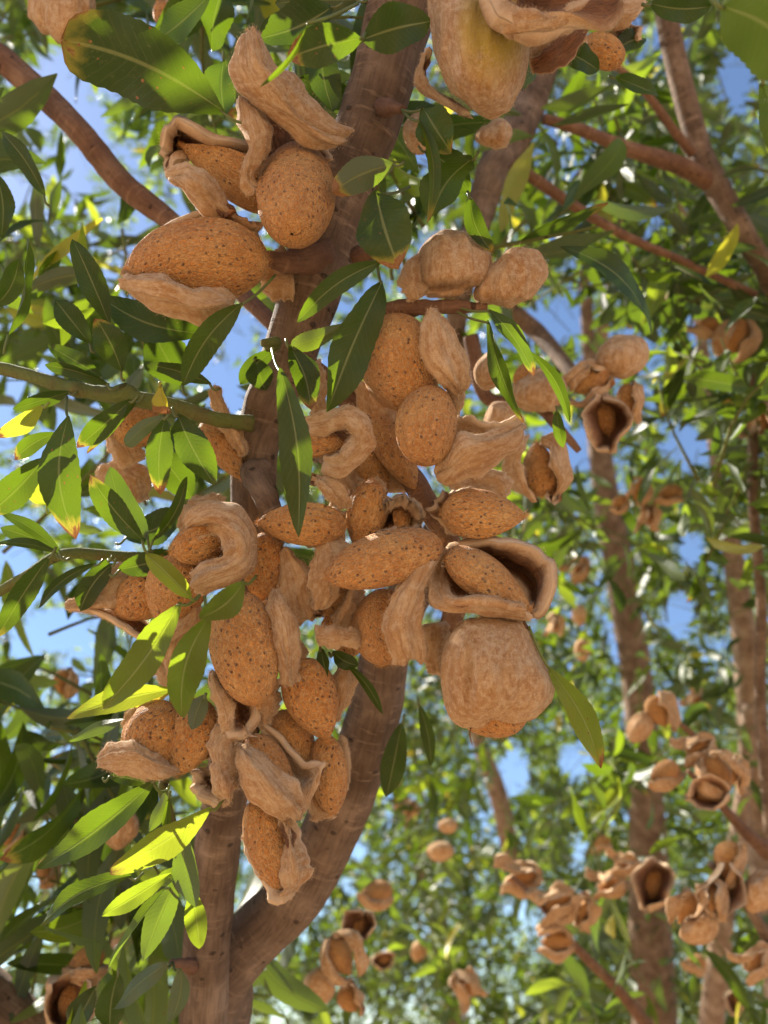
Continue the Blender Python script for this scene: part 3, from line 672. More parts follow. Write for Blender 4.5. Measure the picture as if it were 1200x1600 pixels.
almond('split hull cupping a pointed fibrous nut, above the fat sideways nut', [
    ('n', (440, 318, -6), (282, 226, -1), 82, dict(roll=35, tip=.9)),
    ('f', [(262, 280, 246, 226, 3, -7, 2), (282, 262, 256, 198, 0, -16, 5), (300, 260, 280, 184, -12, -20, 7), (345, 250, 335, 210, -16, -20, 5), (400, 270, 392, 222, -16, -20, -2), (430, 300, 420, 250, -18, -20, -10)], dict(inner=1, th=2.6)),
    ('f', [(258, 272, 264, 280, 5, 7, 3), (285, 257, 292, 305, 8, 17, 4), (314, 263, 322, 333, 10, 18, 2), (336, 292, 350, 343, 6, 14, -1), (352, 330, 382, 355, 4, 8, -6), (380, 346, 412, 362, 0, 2, -8)], dict())])
almond('round nut seen end-on below two tall upright hull flaps', [
    ('n', (470, 246, -16), (456, 366, 16), 122, dict(thick=.92, roll=14, tip=.42, stem=.42)),
    ('f', [(378, 50, 402, 42, 8, 10, 8), (367, 92, 425, 100, 8, 19, 5), (374, 132, 458, 122, 7, 20, 2), (396, 160, 482, 150, 6, 18, 2), (428, 190, 512, 176, 6, 16, 2), (478, 226, 542, 198, 4, 11, 0), (532, 228, 548, 210, 1, 3, -1)], dict(hair=4500)),
    ('f', [(374, 150, 396, 152, 2, 4, 2), (370, 185, 418, 180, 4, 13, 2), (378, 222, 422, 215, 6, 16, 2), (377, 258, 408, 248, 8, 15, 4), (382, 284, 395, 270, 8, 12, 6), (398, 304, 404, 292, 7, 9, 5)], dict()),
    ('f', [(400, 160, 470, 150, -8, -12, -14), (400, 220, 500, 210, -8, -16, -14), (404, 290, 520, 250, -6, -16, -12)], dict(inner=1))])
almond('round closed hull with a dark crack underneath, right of the upper limb', [
    ('b', [(655, 395), (665, 372), (692, 354), (722, 354), (752, 374), (770, 396), (773, 420), (757, 440), (735, 452), (712, 466), (685, 472), (660, 466), (650, 440)], -6, 12, 12, dict(groove=(650, 452, 738, 446, 7)))])
almond('long closed hull slanting up to the right, beside the round cracked one', [
    ('b', [(732, 468), (748, 440), (775, 405), (800, 385), (828, 384), (848, 400), (856, 424), (840, 448), (815, 470), (785, 482), (752, 478)], -6, 10, 10, dict())])
almond('pale hull piece mostly hidden behind the drooping leaf, left of the round closed hull', [
    ('f', [(628, 420, 662, 388, -8, -4, -10), (622, 448, 664, 420, -4, 1, -6), (634, 462, 668, 450, -2, 2, -4), (650, 468, 662, 466, -2, 0, -2)], dict())])
almond('large orange pitted nut with a narrow curled hull strip along its right side', [
    ('n', (604, 494, -6), (648, 640, -1), 124, dict(roll=-14, thick=.75, tip=.5)),
    ('f', [(680, 482, 688, 486, 3, 6, 3), (661, 512, 698, 506, 5, 13, 2), (668, 555, 718, 545, 6, 15, 1), (688, 590, 728, 575, 6, 14, 2), (706, 614, 728, 600, 4, 8, 2), (716, 618, 722, 612, 2, 4, 2)], dict(th=2.4)),
    ('f', [(690, 600, 716, 560, -12, -8, -10), (700, 640, 728, 610, -12, -8, -10), (706, 660, 720, 655, -12, -10, -10)], dict())])
almond('small rounded nut with its two hull halves pointing right, under the large orange nut', [
    ('n', (676, 604, 2), (660, 726, 10), 94, dict(roll=12, thick=.85, tip=.45)),
    ('f', [(712, 650, 706, 690, -4, -4, -6), (742, 655, 740, 690, 0, -4, -6), (780, 662, 778, 686, 0, -3, -5), (820, 656, 818, 664, 0, -2, -2)], dict()),
    ('f', [(678, 742, 682, 746, 4, 5, 3), (692, 716, 712, 752, 6, 13, 3), (716, 678, 748, 742, 6, 16, 2), (748, 680, 786, 712, 6, 14, 1), (788, 668, 812, 690, 4, 8, 0), (817, 660, 821, 664, 1, 2, 0)], dict(hair=3600))])
almond('hull curled into a hook round a little fibrous nut, beside the long drooping leaf', [
    ('n', (466, 690, -2), (536, 694, 2), 52, dict(roll=40, thick=.8)),
    ('f', [(472, 652, 486, 676, 2, 5, 1), (508, 640, 512, 678, 4, 12, 2), (540, 632, 540, 672, 5, 14, 3), (574, 654, 548, 680, 5, 16, 5), (588, 690, 547, 690, 5, 16, 5), (572, 716, 536, 704, 5, 15, 5), (540, 742, 522, 712, 4, 12, 4), (504, 730, 506, 714, 2, 5, 3)], dict(hair=3600, bul=.4)),
    ('f', [(452, 652, 470, 710, -12, -10, -10), (500, 650, 500, 730, -10, -16, -10), (560, 660, 545, 740, -10, -14, -10)], dict(inner=1))])
almond('dark fibrous nut crosswise at the end of the long drooping leaf', [
    ('n', (540, 822, 0), (402, 816, 2), 70, dict(roll=25, thick=.85)),
    ('f', [(482, 742, 490, 750, 0, 2, 0), (494, 752, 520, 752, 2, 8, 0), (510, 775, 545, 775, 1, 8, -1), (530, 795, 552, 795, -2, 3, -3)], dict()),
    ('f', [(545, 790, 540, 850, -8, -12, -10), (480, 790, 480, 860, -12, -18, -12), (420, 800, 425, 840, -10, -14, -10)], dict(inner=1))])
almond('round hull torn open on red fibres, in the middle of the cluster', [
    ('f', [(590, 790, 586, 838, -4, -10, 0), (608, 774, 602, 846, 4, -14, 4), (638, 778, 634, 850, 5, -13, 4), (662, 798, 662, 836, 0, -6, 0)], dict(inner=1, th=2.6)),
    ('n', (632, 790, -8), (624, 830, -2), 34, dict(roll=30))])
almond('nut stub with a ragged fibrous collar, just left of the red-fibred open hull', [
    ('f', [(556, 778, 562, 762, -6, -2, -8), (566, 790, 585, 752, -4, 2, -8), (590, 796, 606, 764, -4, 0, -8)], dict()),
    ('n', (584, 752, -4), (562, 862, -6), 62, dict(roll=10, thick=.9))])
almond('fibrous nut pointing right below the forked hull halves', [
    ('n', (690, 800, 0), (822, 806, 4), 84, dict(roll=30, thick=.75, tip=.8)),
    ('f', [(672, 790, 690, 770, -8, -6, -10), (700, 840, 730, 766, -8, -14, -10), (760, 850, 780, 780, -10, -14, -10)], dict(inner=1))])
almond('long smooth nut slanting down left in the middle of the cluster', [
    ('n', (690, 848, 8), (510, 902, 13), 84, dict(roll=-6, thick=.8, tip=.55)),
    ('f', [(690, 838, 684, 860, -4, -2, -2), (620, 826, 600, 850, -2, -4, -6), (550, 852, 540, 880, -2, -4, -6), (512, 900, 514, 908, -2, -2, -4)], dict())])
almond('wide open hull like a cup holding a ridged nut, right end of the cluster', [
    ('n', (697, 862, 5), (828, 952, 11), 84, dict(roll=62, thick=.78, tip=.75)),
    ('f', [(697, 866, 690, 872, 6, 5, 6), (690, 882, 672, 890, -2, 2, 8), (696, 915, 668, 918, 4, 8, 9), (712, 935, 684, 952, 12, 17, 9), (750, 930, 738, 966, 15, 21, 9), (786, 934, 790, 974, 15, 20, 8), (815, 948, 836, 968, 12, 15, 6)], dict(hair=3200, th=2.2)),
    ('f', [(700, 866, 692, 860, -6, -4, 0), (720, 890, 760, 838, -4, -12, 5), (756, 900, 800, 842, -2, -14, 9), (792, 915, 842, 864, 0, -11, 10), (815, 935, 862, 884, 4, -8, 11), (824, 950, 856, 932, 7, -3, 11), (826, 960, 838, 966, 9, 8, 9)], dict(inner=1, hair=3200, th=2.4)),
    ('f', [(694, 866, 672, 900, -8, -8, 2), (730, 880, 690, 940, -8, -10, 2), (780, 920, 760, 965, -8, -6, 2)], dict(inner=1))])
almond('angular hull flap bent over a nut, left of the big closed hull', [
    ('n', (600, 920, -8), (598, 1040, 0), 94, dict(roll=-8, thick=.8, tip=.5)),
    ('f', [(652, 872, 690, 866, 8, 12, 6), (632, 908, 676, 895, 10, 17, 5), (608, 938, 671, 920, 11, 19, 5), (590, 968, 670, 958, 10, 20, 5), (597, 995, 674, 992, 10, 19, 5), (612, 1036, 676, 1022, 9, 14, 5), (622, 1042, 660, 1028, 8, 11, 5)], dict(hair=3800, th=2.6, power=1.7)),
    ('f', [(640, 868, 680, 866, -6, -4, -4), (620, 920, 650, 900, -4, -4, -4)], dict())])
almond('big round closed hull hanging lowest on the right, with a thread at its bottom', [
    ('b', [(708, 982), (734, 962), (760, 958), (790, 960), (815, 970), (830, 992), (840, 1020), (857, 1047), (868, 1070), (863, 1090), (843, 1112), (803, 1132), (760, 1138), (723, 1136), (708, 1126), (696, 1093), (688, 1060), (690, 1025), (700, 995)], 2, 20, 16, dict(hair=6500, groove=(742, 975, 728, 1128, 3.2))),
    ('n', (772, 1010, -4), (774, 1152, 0), 118, dict(roll=10, thick=.7, tip=.4))])
almond('hull curled over like a wave, its back in the sun, above bright green leaves', [
    ('f', [(292, 818, 300, 832, 2, 5, 1), (300, 794, 324, 836, 4, 14, 3), (334, 779, 340, 840, 2, 19, 5), (374, 786, 350, 850, 0, 21, 8), (401, 820, 356, 860, -3, 22, 10), (405, 856, 350, 870, -3, 21, 9), (391, 892, 336, 876, 2, 20, 6), (358, 914, 312, 880, 5, 18, 4), (326, 924, 298, 892, 4, 14, 3), (308, 916, 300, 904, 4, 7, 3)], dict(hair=5200, res=(48, 26), bul=.4)),
    ('n', (352, 838, -2), (268, 862, 4), 70, dict(roll=45, thick=.8, tip=.5)),
    ('f', [(310, 800, 380, 800, -6, -12, -6), (300, 850, 380, 860, -6, -14, -6), (310, 900, 370, 890, -8, -12, -8)], dict(inner=1)),
    ('f', [(330, 820, 350, 832, 2, 5, 2), (296, 834, 318, 850, 3, 9, 2), (272, 862, 290, 878, 2, 5, 1)], dict(th=1.6))])
almond('pitted nut under the wave-curled hull', [
    ('n', (300, 868, -8), (250, 975, -8), 92, dict(roll=10, thick=.85)),
    ('f', [(320, 930, 262, 950, -10, -6, -12), (300, 975, 262, 985, -8, -2, -10), (262, 1000, 235, 1010, -10, -7, -12)], dict())])
almond('open hull jutting out left with a pale nut inside', [
    ('n', (262, 905, -14), (180, 962, -14), 76, dict(roll=15, thick=.85)),
    ('f', [(104, 948, 100, 956, -14, -12, -14), (135, 915, 150, 962, -14, -7, -14), (172, 888, 200, 962, -16, -10, -14), (214, 874, 236, 920, -20, -18, -18)], dict(hair=3000)),
    ('f', [(104, 956, 106, 950, -12, -14, -16), (160, 972, 150, 950, -10, -18, -20), (210, 1002, 205, 960, -12, -20, -20), (250, 1012, 250, 980, -16, -20, -22)], dict(inner=1))])
almond('crumpled hull hanging under the sunlit leaves', [
    ('f', [(262, 948, 318, 930, -18, -12, -18), (248, 975, 318, 968, -16, -6, -16), (236, 1010, 300, 1005, -16, -8, -16), (250, 1040, 292, 1050, -18, -12, -18), (266, 1060, 280, 1066, -18, -16, -18)], dict()),
    ('f', [(216, 1028, 240, 1008, -20, -18, -20), (234, 1056, 262, 1036, -18, -14, -18), (258, 1076, 276, 1070, -18, -16, -18)], dict()),
    ('n', (285, 960, -24), (250, 1060, -22), 60, dict(roll=30))])
almond('big upright pitted nut at the centre bottom with a leaf-shaped hull on its right', [
    ('n', (366, 925, 5), (402, 1102, 9), 104, dict(roll=6, thick=.8, tip=.5, stem=.42)),
    ('f', [(428, 920, 432, 922, 3, 4, 3), (412, 946, 446, 946, 6, 13, 3), (416, 984, 464, 986, 7, 16, 2), (428, 1024, 468, 1022, 7, 14, 2), (440, 1062, 466, 1050, 6, 9, 3), (446, 1070, 460, 1066, 5, 6, 3)], dict(hair=3200)),
    ('f', [(396, 1074, 440, 1060, -4, 2, -6), (388, 1108, 436, 1100, -2, 4, -6), (398, 1134, 420, 1132, -4, 0, -6)], dict())])
almond('small open hull showing its orange lining, right under the big upright nut', [
    ('f', [(328, 1050, 350, 1046, 4, 2, -4), (333, 1100, 372, 1060, 6, -4, -6), (345, 1136, 395, 1092, 8, -5, 0), (365, 1156, 394, 1130, 8, 2, 4), (384, 1157, 392, 1148, 6, 5, 4)], dict(inner=1, th=2.4)),
    ('f', [(326, 1050, 334, 1046, 5, 8, 5), (332, 1096, 352, 1080, 7, 12, 6), (344, 1134, 362, 1110, 7, 11, 6), (352, 1144, 360, 1138, 6, 8, 6)], dict())])
almond('shaded pitted nut behind the wave-curled hull, tucked against the limb', [
    ('n', (418, 832, -8), (406, 940, -6), 68, dict(roll=20, thick=.85)),
    ('f', [(434, 866, 450, 850, -8, -4, -8), (430, 910, 484, 895, -8, 0, -6), (438, 955, 500, 962, -8, -2, -6), (470, 968, 498, 966, -8, -4, -6)], dict())])
almond('pale square-edged hull half facing down, left of the long smooth nut', [
    ('f', [(482, 852, 528, 838, -2, 3, -4), (480, 885, 545, 866, 0, 7, -2), (478, 925, 530, 912, 0, 6, -2), (486, 958, 506, 952, -2, 2, -2)], dict(th=2.6)),
    ('n', (540, 870, -12), (510, 965, -10), 62, dict(roll=30)),
    ('f', [(540, 918, 560, 905, -6, -3, -8), (516, 950, 556, 950, -6, -1, -8), (508, 975, 545, 985, -8, -3, -8)], dict())])
almond('narrow hull sliver lying level above the dangling nut', [
    ('f', [(492, 986, 494, 1002, 0, 2, 0), (520, 978, 522, 1010, 1, 6, 0), (552, 982, 556, 1012, 0, 5, -1), (572, 995, 570, 1010, -3, -1, -4)], dict()),
    ('n', (560, 962, -14), (500, 985, -14), 48, dict(roll=20))])
almond('dangling pointed nut below right of the leaf-shaped hull', [
    ('n', (466, 1030, -4), (512, 1156, 0), 82, dict(roll=-8, thick=.8, tip=.75)),
    ('f', [(530, 1030, 556, 1032, -14, -10, -16), (516, 1072, 560, 1060, -14, -8, -16), (516, 1110, 545, 1100, -14, -8, -16), (520, 1128, 530, 1124, -14, -12, -14)], dict())])
almond('pitted nut at lower left with a bright rim, resting on a long hull half', [
    ('n', (258, 1094, -2), (226, 1196, 4), 92, dict(roll=-10, thick=.8, tip=.42)),
    ('f', [(156, 1186, 158, 1194, 2, 4, 2), (176, 1158, 190, 1210, 5, 13, 4), (206, 1158, 225, 1218, 8, 17, 3), (240, 1176, 252, 1226, 8, 15, 2), (276, 1190, 272, 1218, 2, 6, 0)], dict(hair=3200)),
    ('f', [(210, 1104, 200, 1112, -2, -1, -3), (212, 1130, 194, 1132, 0, 3, -2), (218, 1156, 197, 1156, 0, 3, -2)], dict(th=2.2))])
almond('wedge-shaped nut with a sharp keel, right of the bright-rimmed nut', [
    ('n', (318, 1092, -2), (276, 1210, 4), 82, dict(roll=-28, thick=.72, tip=.6)),
    ('f', [(320, 1130, 340, 1130, -10, -10, -12), (300, 1190, 340, 1180, -8, -12, -12)], dict(inner=1))])
almond('empty hull folded in on itself, left of the smooth split almond', [
    ('f', [(346, 1134, 362, 1138, 4, 7, 3), (318, 1162, 366, 1168, 6, 14, 3), (324, 1192, 372, 1212, 7, 15, 3), (338, 1222, 372, 1232, 7, 14, 3), (348, 1250, 364, 1250, 6, 8, 4)], dict(hair=3200)),
    ('f', [(304, 1202, 334, 1196, 2, -4, -6), (297, 1228, 342, 1225, 5, -8, -6), (310, 1248, 352, 1242, 7, -5, -2), (336, 1264, 360, 1262, 7, 5, 4)], dict(inner=1, th=2.6))])
almond('smooth almond half out of its folded hull, bottom middle of the cluster', [
    ('n', (388, 1150, 0), (458, 1232, 4), 62, dict(roll=60, thick=.75)),
    ('f', [(367, 1158, 376, 1168, 5, 7, 3), (368, 1190, 412, 1184, 7, 17, 6), (384, 1228, 446, 1212, 7, 20, 7), (408, 1260, 466, 1240, 6, 18, 6), (440, 1280, 470, 1262, 5, 10, 4), (452, 1281, 464, 1276, 4, 6, 4)], dict(hair=3800)),
    ('f', [(404, 1132, 412, 1160, -2, -2, -2), (438, 1150, 440, 1196, -2, -6, -2), (474, 1190, 460, 1228, 2, -7, 0), (503, 1193, 466, 1244, 6, 2, 4), (494, 1232, 462, 1266, 4, 7, 5), (478, 1274, 464, 1280, 3, 4, 4)], dict())])
almond('half hidden brown nut behind the folded hull of the smooth almond', [
    ('n', (432, 1112, -12), (478, 1214, -8), 78, dict(roll=5, thick=.8))])
almond('nut sitting in its hull with ragged tips, rightmost at the cluster bottom', [
    ('n', (508, 1148, -8), (520, 1272, -4), 60, dict(roll=-12, thick=.85, tip=.55)),
    ('f', [(478, 1226, 496, 1210, -8, -6, -10), (476, 1258, 512, 1262, -6, -3, -8), (486, 1282, 530, 1266, -6, -4, -8), (508, 1278, 516, 1274, -6, -5, -8)], dict()),
    ('f', [(530, 1150, 540, 1150, -14, -12, -16), (540, 1190, 546, 1200, -10, -9, -12), (534, 1240, 540, 1232, -8, -7, -10)], dict())])
almond('lowest almond of the cluster, a split nut in a hull shaped like an open beak', [
    ('n', (396, 1250, 0), (436, 1396, 5), 66, dict(roll=-30, thick=.8, tip=.6)),
    ('f', [(430, 1270, 448, 1272, 0, 6, 2), (434, 1310, 472, 1305, 4, 14, 3), (436, 1348, 484, 1342, 6, 16, 4), (442, 1382, 486, 1366, 8, 12, 5), (436, 1402, 462, 1392, 7, 9, 5)], dict()),
    ('f', [(375, 1314, 385, 1296, 2, 0, -4), (386, 1344, 400, 1310, 5, -2, -4), (404, 1376, 430, 1330, 7, -3, -4), (428, 1402, 456, 1372, 8, 3, 4), (448, 1404, 462, 1392, 7, 6, 5)], dict(inner=1, th=2.6))])
almond('big ripening hull tinged yellow, top right beside the limb', [
    ('b', [(680, -40), (675, 50), (675, 75), (684, 108), (702, 142), (724, 163), (752, 183), (768, 186), (790, 176), (806, 150), (822, 105), (830, 60), (832, -40), (760, -70)], 8, 24, 20, dict(hair=6000, yellow=(770, 40, 62, 105))),
    ('f', [(668, 72, 664, 92, -4, -6, -10), (664, 110, 652, 120, -6, -6, -12), (682, 142, 656, 140, -4, -4, -12), (742, 184, 700, 160, 2, 0, -10)], dict())])
almond('gaping hull with a dark inside, at the top edge above the ripening hull', [
    ('f', [(742, -30, 790, -60, 34, 22, 20), (744, 5, 800, -20, 36, 20, 18), (770, 45, 810, -10, 38, 19, 18), (820, 62, 830, 0, 38, 24, 20), (880, 54, 870, 10, 34, 32, 26), (930, 26, 930, -10, 28, 30, 24), (944, 0, 944, -20, 24, 24, 22)], dict(inner=1, th=4.5)),
    ('f', [(775, 30, 790, 62, 34, 38, 34), (830, 20, 830, 64, 38, 42, 32), (890, 0, 890, 52, 36, 40, 30), (940, -20, 940, 20, 26, 30, 24)], dict(hair=3000)),
    ('n', (800, -90, 16), (790, -10, 14), 80, dict(roll=20))])
almond('dark red-brown open hull half tucked under the gaping hull', [
    ('f', [(828, 96, 832, 104, -4, -2, -6), (858, 72, 868, 102, -2, 2, -6), (892, 46, 904, 72, -4, 0, -8), (908, 30, 914, 40, -8, -6, -10)], dict(inner=1)),
    ('f', [(826, 78, 830, 98, -6, -4, -8), (860, 50, 866, 78, -6, -2, -8), (898, 30, 904, 50, -8, -6, -10)], dict())])
almond('small smooth kernel-coloured nut poking out of a short hull, top right', [
    ('n', (916, 60, -30), (970, 98, -26), 50, dict(roll=30, thick=.85, tip=.4)),
    ('f', [(952, 52, 966, 40, -34, -32, -36), (960, 62, 996, 40, -30, -34, -32), (968, 80, 1002, 62, -30, -33, -30)], dict(inner=1)),
    ('f', [(912, 40, 930, 20, -30, -26, -32), (940, 46, 975, 5, -28, -20, -30), (985, 40, 1008, 10, -28, -24, -32)], dict())])
almond('pale fuzzy hull peeping out behind the stem of the sideways nut', [
    ('f', [(408, 420, 410, 450, -18, -14, -18), (430, 385, 440, 470, -18, -12, -18), (455, 385, 462, 470, -18, -14, -18)], dict())])
almond('thin brown hull peeping between the two leaves left of the large orange nut', [
    ('f', [(488, 570, 500, 560, -16, -14, -18), (488, 620, 510, 600, -14, -8, -16), (492, 650, 512, 650, -16, -10, -16)], dict())])
almond('rusty fibrous nut beside the finger-like hull, left of the limb fork', [
    ('n', (318, 660, -24), (378, 748, -18), 50, dict(roll=45, thick=.9))])
almond('finger-like rolled hull standing over the green branch', [
    ('f', [(328, 604, 342, 600, -20, -18, -20), (336, 650, 358, 640, -20, -13, -20), (352, 688, 378, 672, -20, -12, -20), (374, 718, 392, 704, -20, -15, -20)], dict(th=3))])
almond('brown nut in its hull behind the bluish small leaf', [
    ('n', (240, 640, -36), (185, 700, -36), 66, dict(roll=20)),
    ('f', [(160, 670, 176, 640, -40, -34, -40), (165, 710, 215, 690, -38, -30, -38), (190, 735, 232, 715, -38, -34, -38)], dict())])
almond('blurred pale hull in the gap between the two hanging green leaves', [
    ('f', [(150, 730, 200, 705, -50, -42, -50), (150, 770, 232, 740, -50, -36, -48), (170, 800, 238, 780, -50, -42, -50)], dict())])
almond('hull showing behind the sunny wave-curled one', [
    ('f', [(282, 792, 300, 780, -20, -16, -22), (284, 830, 340, 770, -20, -12, -20), (300, 850, 360, 800, -20, -14, -20)], dict())])
almond('shaded hull wedged behind the big closed hull and the bent flap', [
    ('f', [(668, 975, 700, 970, -18, -14, -18), (662, 1020, 700, 1010, -18, -12, -18), (672, 1055, 696, 1060, -18, -14, -18)], dict())])
almond('dull fuzzy hull filling the gap under the hook-shaped hull', [
    ('f', [(505, 740, 560, 720, -16, -10, -16), (500, 775, 575, 750, -16, -8, -16), (520, 800, 570, 790, -16, -10, -16)], dict())])
almond('brown hull behind the forked halves, above the nut pointing right', [
    ('f', [(690, 760, 730, 730, -30, -24, -30), (720, 790, 790, 740, -30, -20, -30), (770, 800, 800, 770, -30, -26, -30)], dict())])
almond('hull crumpled against the limb under the shaded pitted nut', [
    ('f', [(386, 930, 430, 935, -14, -8, -14), (392, 960, 440, 965, -12, -6, -12), (420, 1000, 470, 1010, -14, -6, -14), (440, 1040, 480, 1040, -16, -12, -16)], dict())])
almond('dark hull deep between the hook-shaped hull and the small rounded nut', [
    ('f', [(540, 600, 600, 590, -26, -20, -26), (545, 650, 625, 640, -24, -16, -24), (560, 700, 640, 690, -24, -16, -24), (590, 740, 640, 730, -26, -22, -26)], dict())])
almond('brown fibrous nut behind the small rounded nut, beside the reddish diagonal branch', [
    ('n', (585, 650, -14), (650, 765, -12), 66, dict(roll=60, thick=.8))])
almond('half-seen nut above the red-fibred open hull, left of the diagonal branch', [
    ('n', (560, 690, -18), (600, 780, -16), 60, dict(roll=20)),
    ('f', [(600, 730, 640, 740, -20, -14, -20), (600, 770, 660, 770, -20, -14, -20)], dict())])
almond('dark nut deep in the cluster behind the bent angular flap', [
    ('n', (560, 940, -24), (540, 1030, -24), 70, dict(roll=10)),
    ('f', [(500, 900, 560, 890, -26, -20, -26), (500, 960, 580, 950, -26, -18, -26)], dict())])

# ------------------------------------------------------------------ fruits further back: three stock shapes drawn round (0,0)
def S_open(x, y, s, rot, z, inn=False):      # nut between two spread halves
    return [('n', (0, -48, 0), (0, 52, 2), 66, dict(roll=25, res=(30, 24))),
            ('f', [(-14, -48, -8, -50, 0, 3, 2), (-52, -20, -22, -24, 2, 8, 8), (-62, 15, -26, 10, 4, 10, 9), (-46, 52, -20, 40, 5, 8, 6), (-24, 66, -14, 60, 4, 5, 4)], dict(res=(16, 12), hair=300)),
            ('f', [(12, -48, 16, -48, 2, 3, 0), (24, -20, 58, -26, 8, 8, 2), (28, 14, 66, 8, 9, 10, 4), (22, 44, 54, 48, 6, 9, 5), (14, 60, 30, 70, 4, 6, 4)], dict(res=(16, 12), hair=300))], (x, y, s, rot, z)
def S_closed(x, y, s, rot, z):
    return [('b', [(-10, -62), (16, -58), (40, -36), (52, -4), (46, 34), (24, 62), (2, 74), (-24, 60), (-44, 30), (-50, -8), (-36, -44)], 0, 11, 11, dict(groove=(-6, -56, 4, 66, 4), hair=700))], (x, y, s, rot, z)
def S_side(x, y, s, rot, z):                 # nut lying on one half
    return [('n', (-6, -50, 0), (0, 54, 2), 72, dict(roll=5, res=(30, 24))),
            ('f', [(20, -56, 26, -50, 0, 3, 0), (16, -20, 52, -26, 8, 10, 0), (14, 14, 58, 12, 10, 12, 0), (8, 44, 42, 52, 7, 9, 0), (2, 68, 12, 70, 3, 4, 1)], dict(res=(16, 12), hair=300))], (x, y, s, rot, z)
def S_empty(x, y, s, rot, z):                # emptied hull seen into
    return [('f', [(-10, -58, 14, -56, 4, -2, 4), (-48, -24, 46, -28, 8, -12, 8), (-56, 12, 56, 14, 9, -14, 9), (-34, 48, 38, 50, 8, -8, 8), (-6, 70, 10, 72, 5, 2, 5)], dict(inner=1, res=(18, 14), hair=500)),
            ('n', (0, -40, -8), (4, 40, -6), 50, dict(roll=40, res=(24, 20)))], (x, y, s, rot, z)
def S_ragged(x, y, s, rot, z):               # two shrivelled halves gaping, tips curled out
    return [('n', (4, -46, -2), (-2, 44, 0), 58, dict(roll=60, res=(24, 20), tip=.8)),
            ('f', [(-6, -60, 4, -58, 0, 2, 0), (-44, -34, -10, -30, 6, 4, 8), (-50, 4, -16, 10, 2, 9, 11), (-66, 36, -30, 48, 6, 7, 8), (-84, 58, -62, 76, 10, 9, 8)], dict(res=(20, 12), hair=300)),
            ('f', [(2, -60, 10, -56, 0, 2, 0), (14, -30, 50, -34, 9, 5, 4), (20, 6, 54, 2, 10, 9, 0), (8, 46, 46, 40, 8, 11, 4), (24, 78, 52, 70, 4, 6, 6)], dict(res=(20, 12), hair=300)),
            ('f', [(-30, -30, 30, -34, -8, -12, -8), (-36, 10, 36, 8, -8, -14, -8), (-14, 50, 18, 50, -8, -10, -8)], dict(inner=1, res=(10, 10), hair=60))], (x, y, s, rot, z)
SH = dict(r=S_ragged, o=S_open, c=S_closed, s=S_side, e=S_empty)
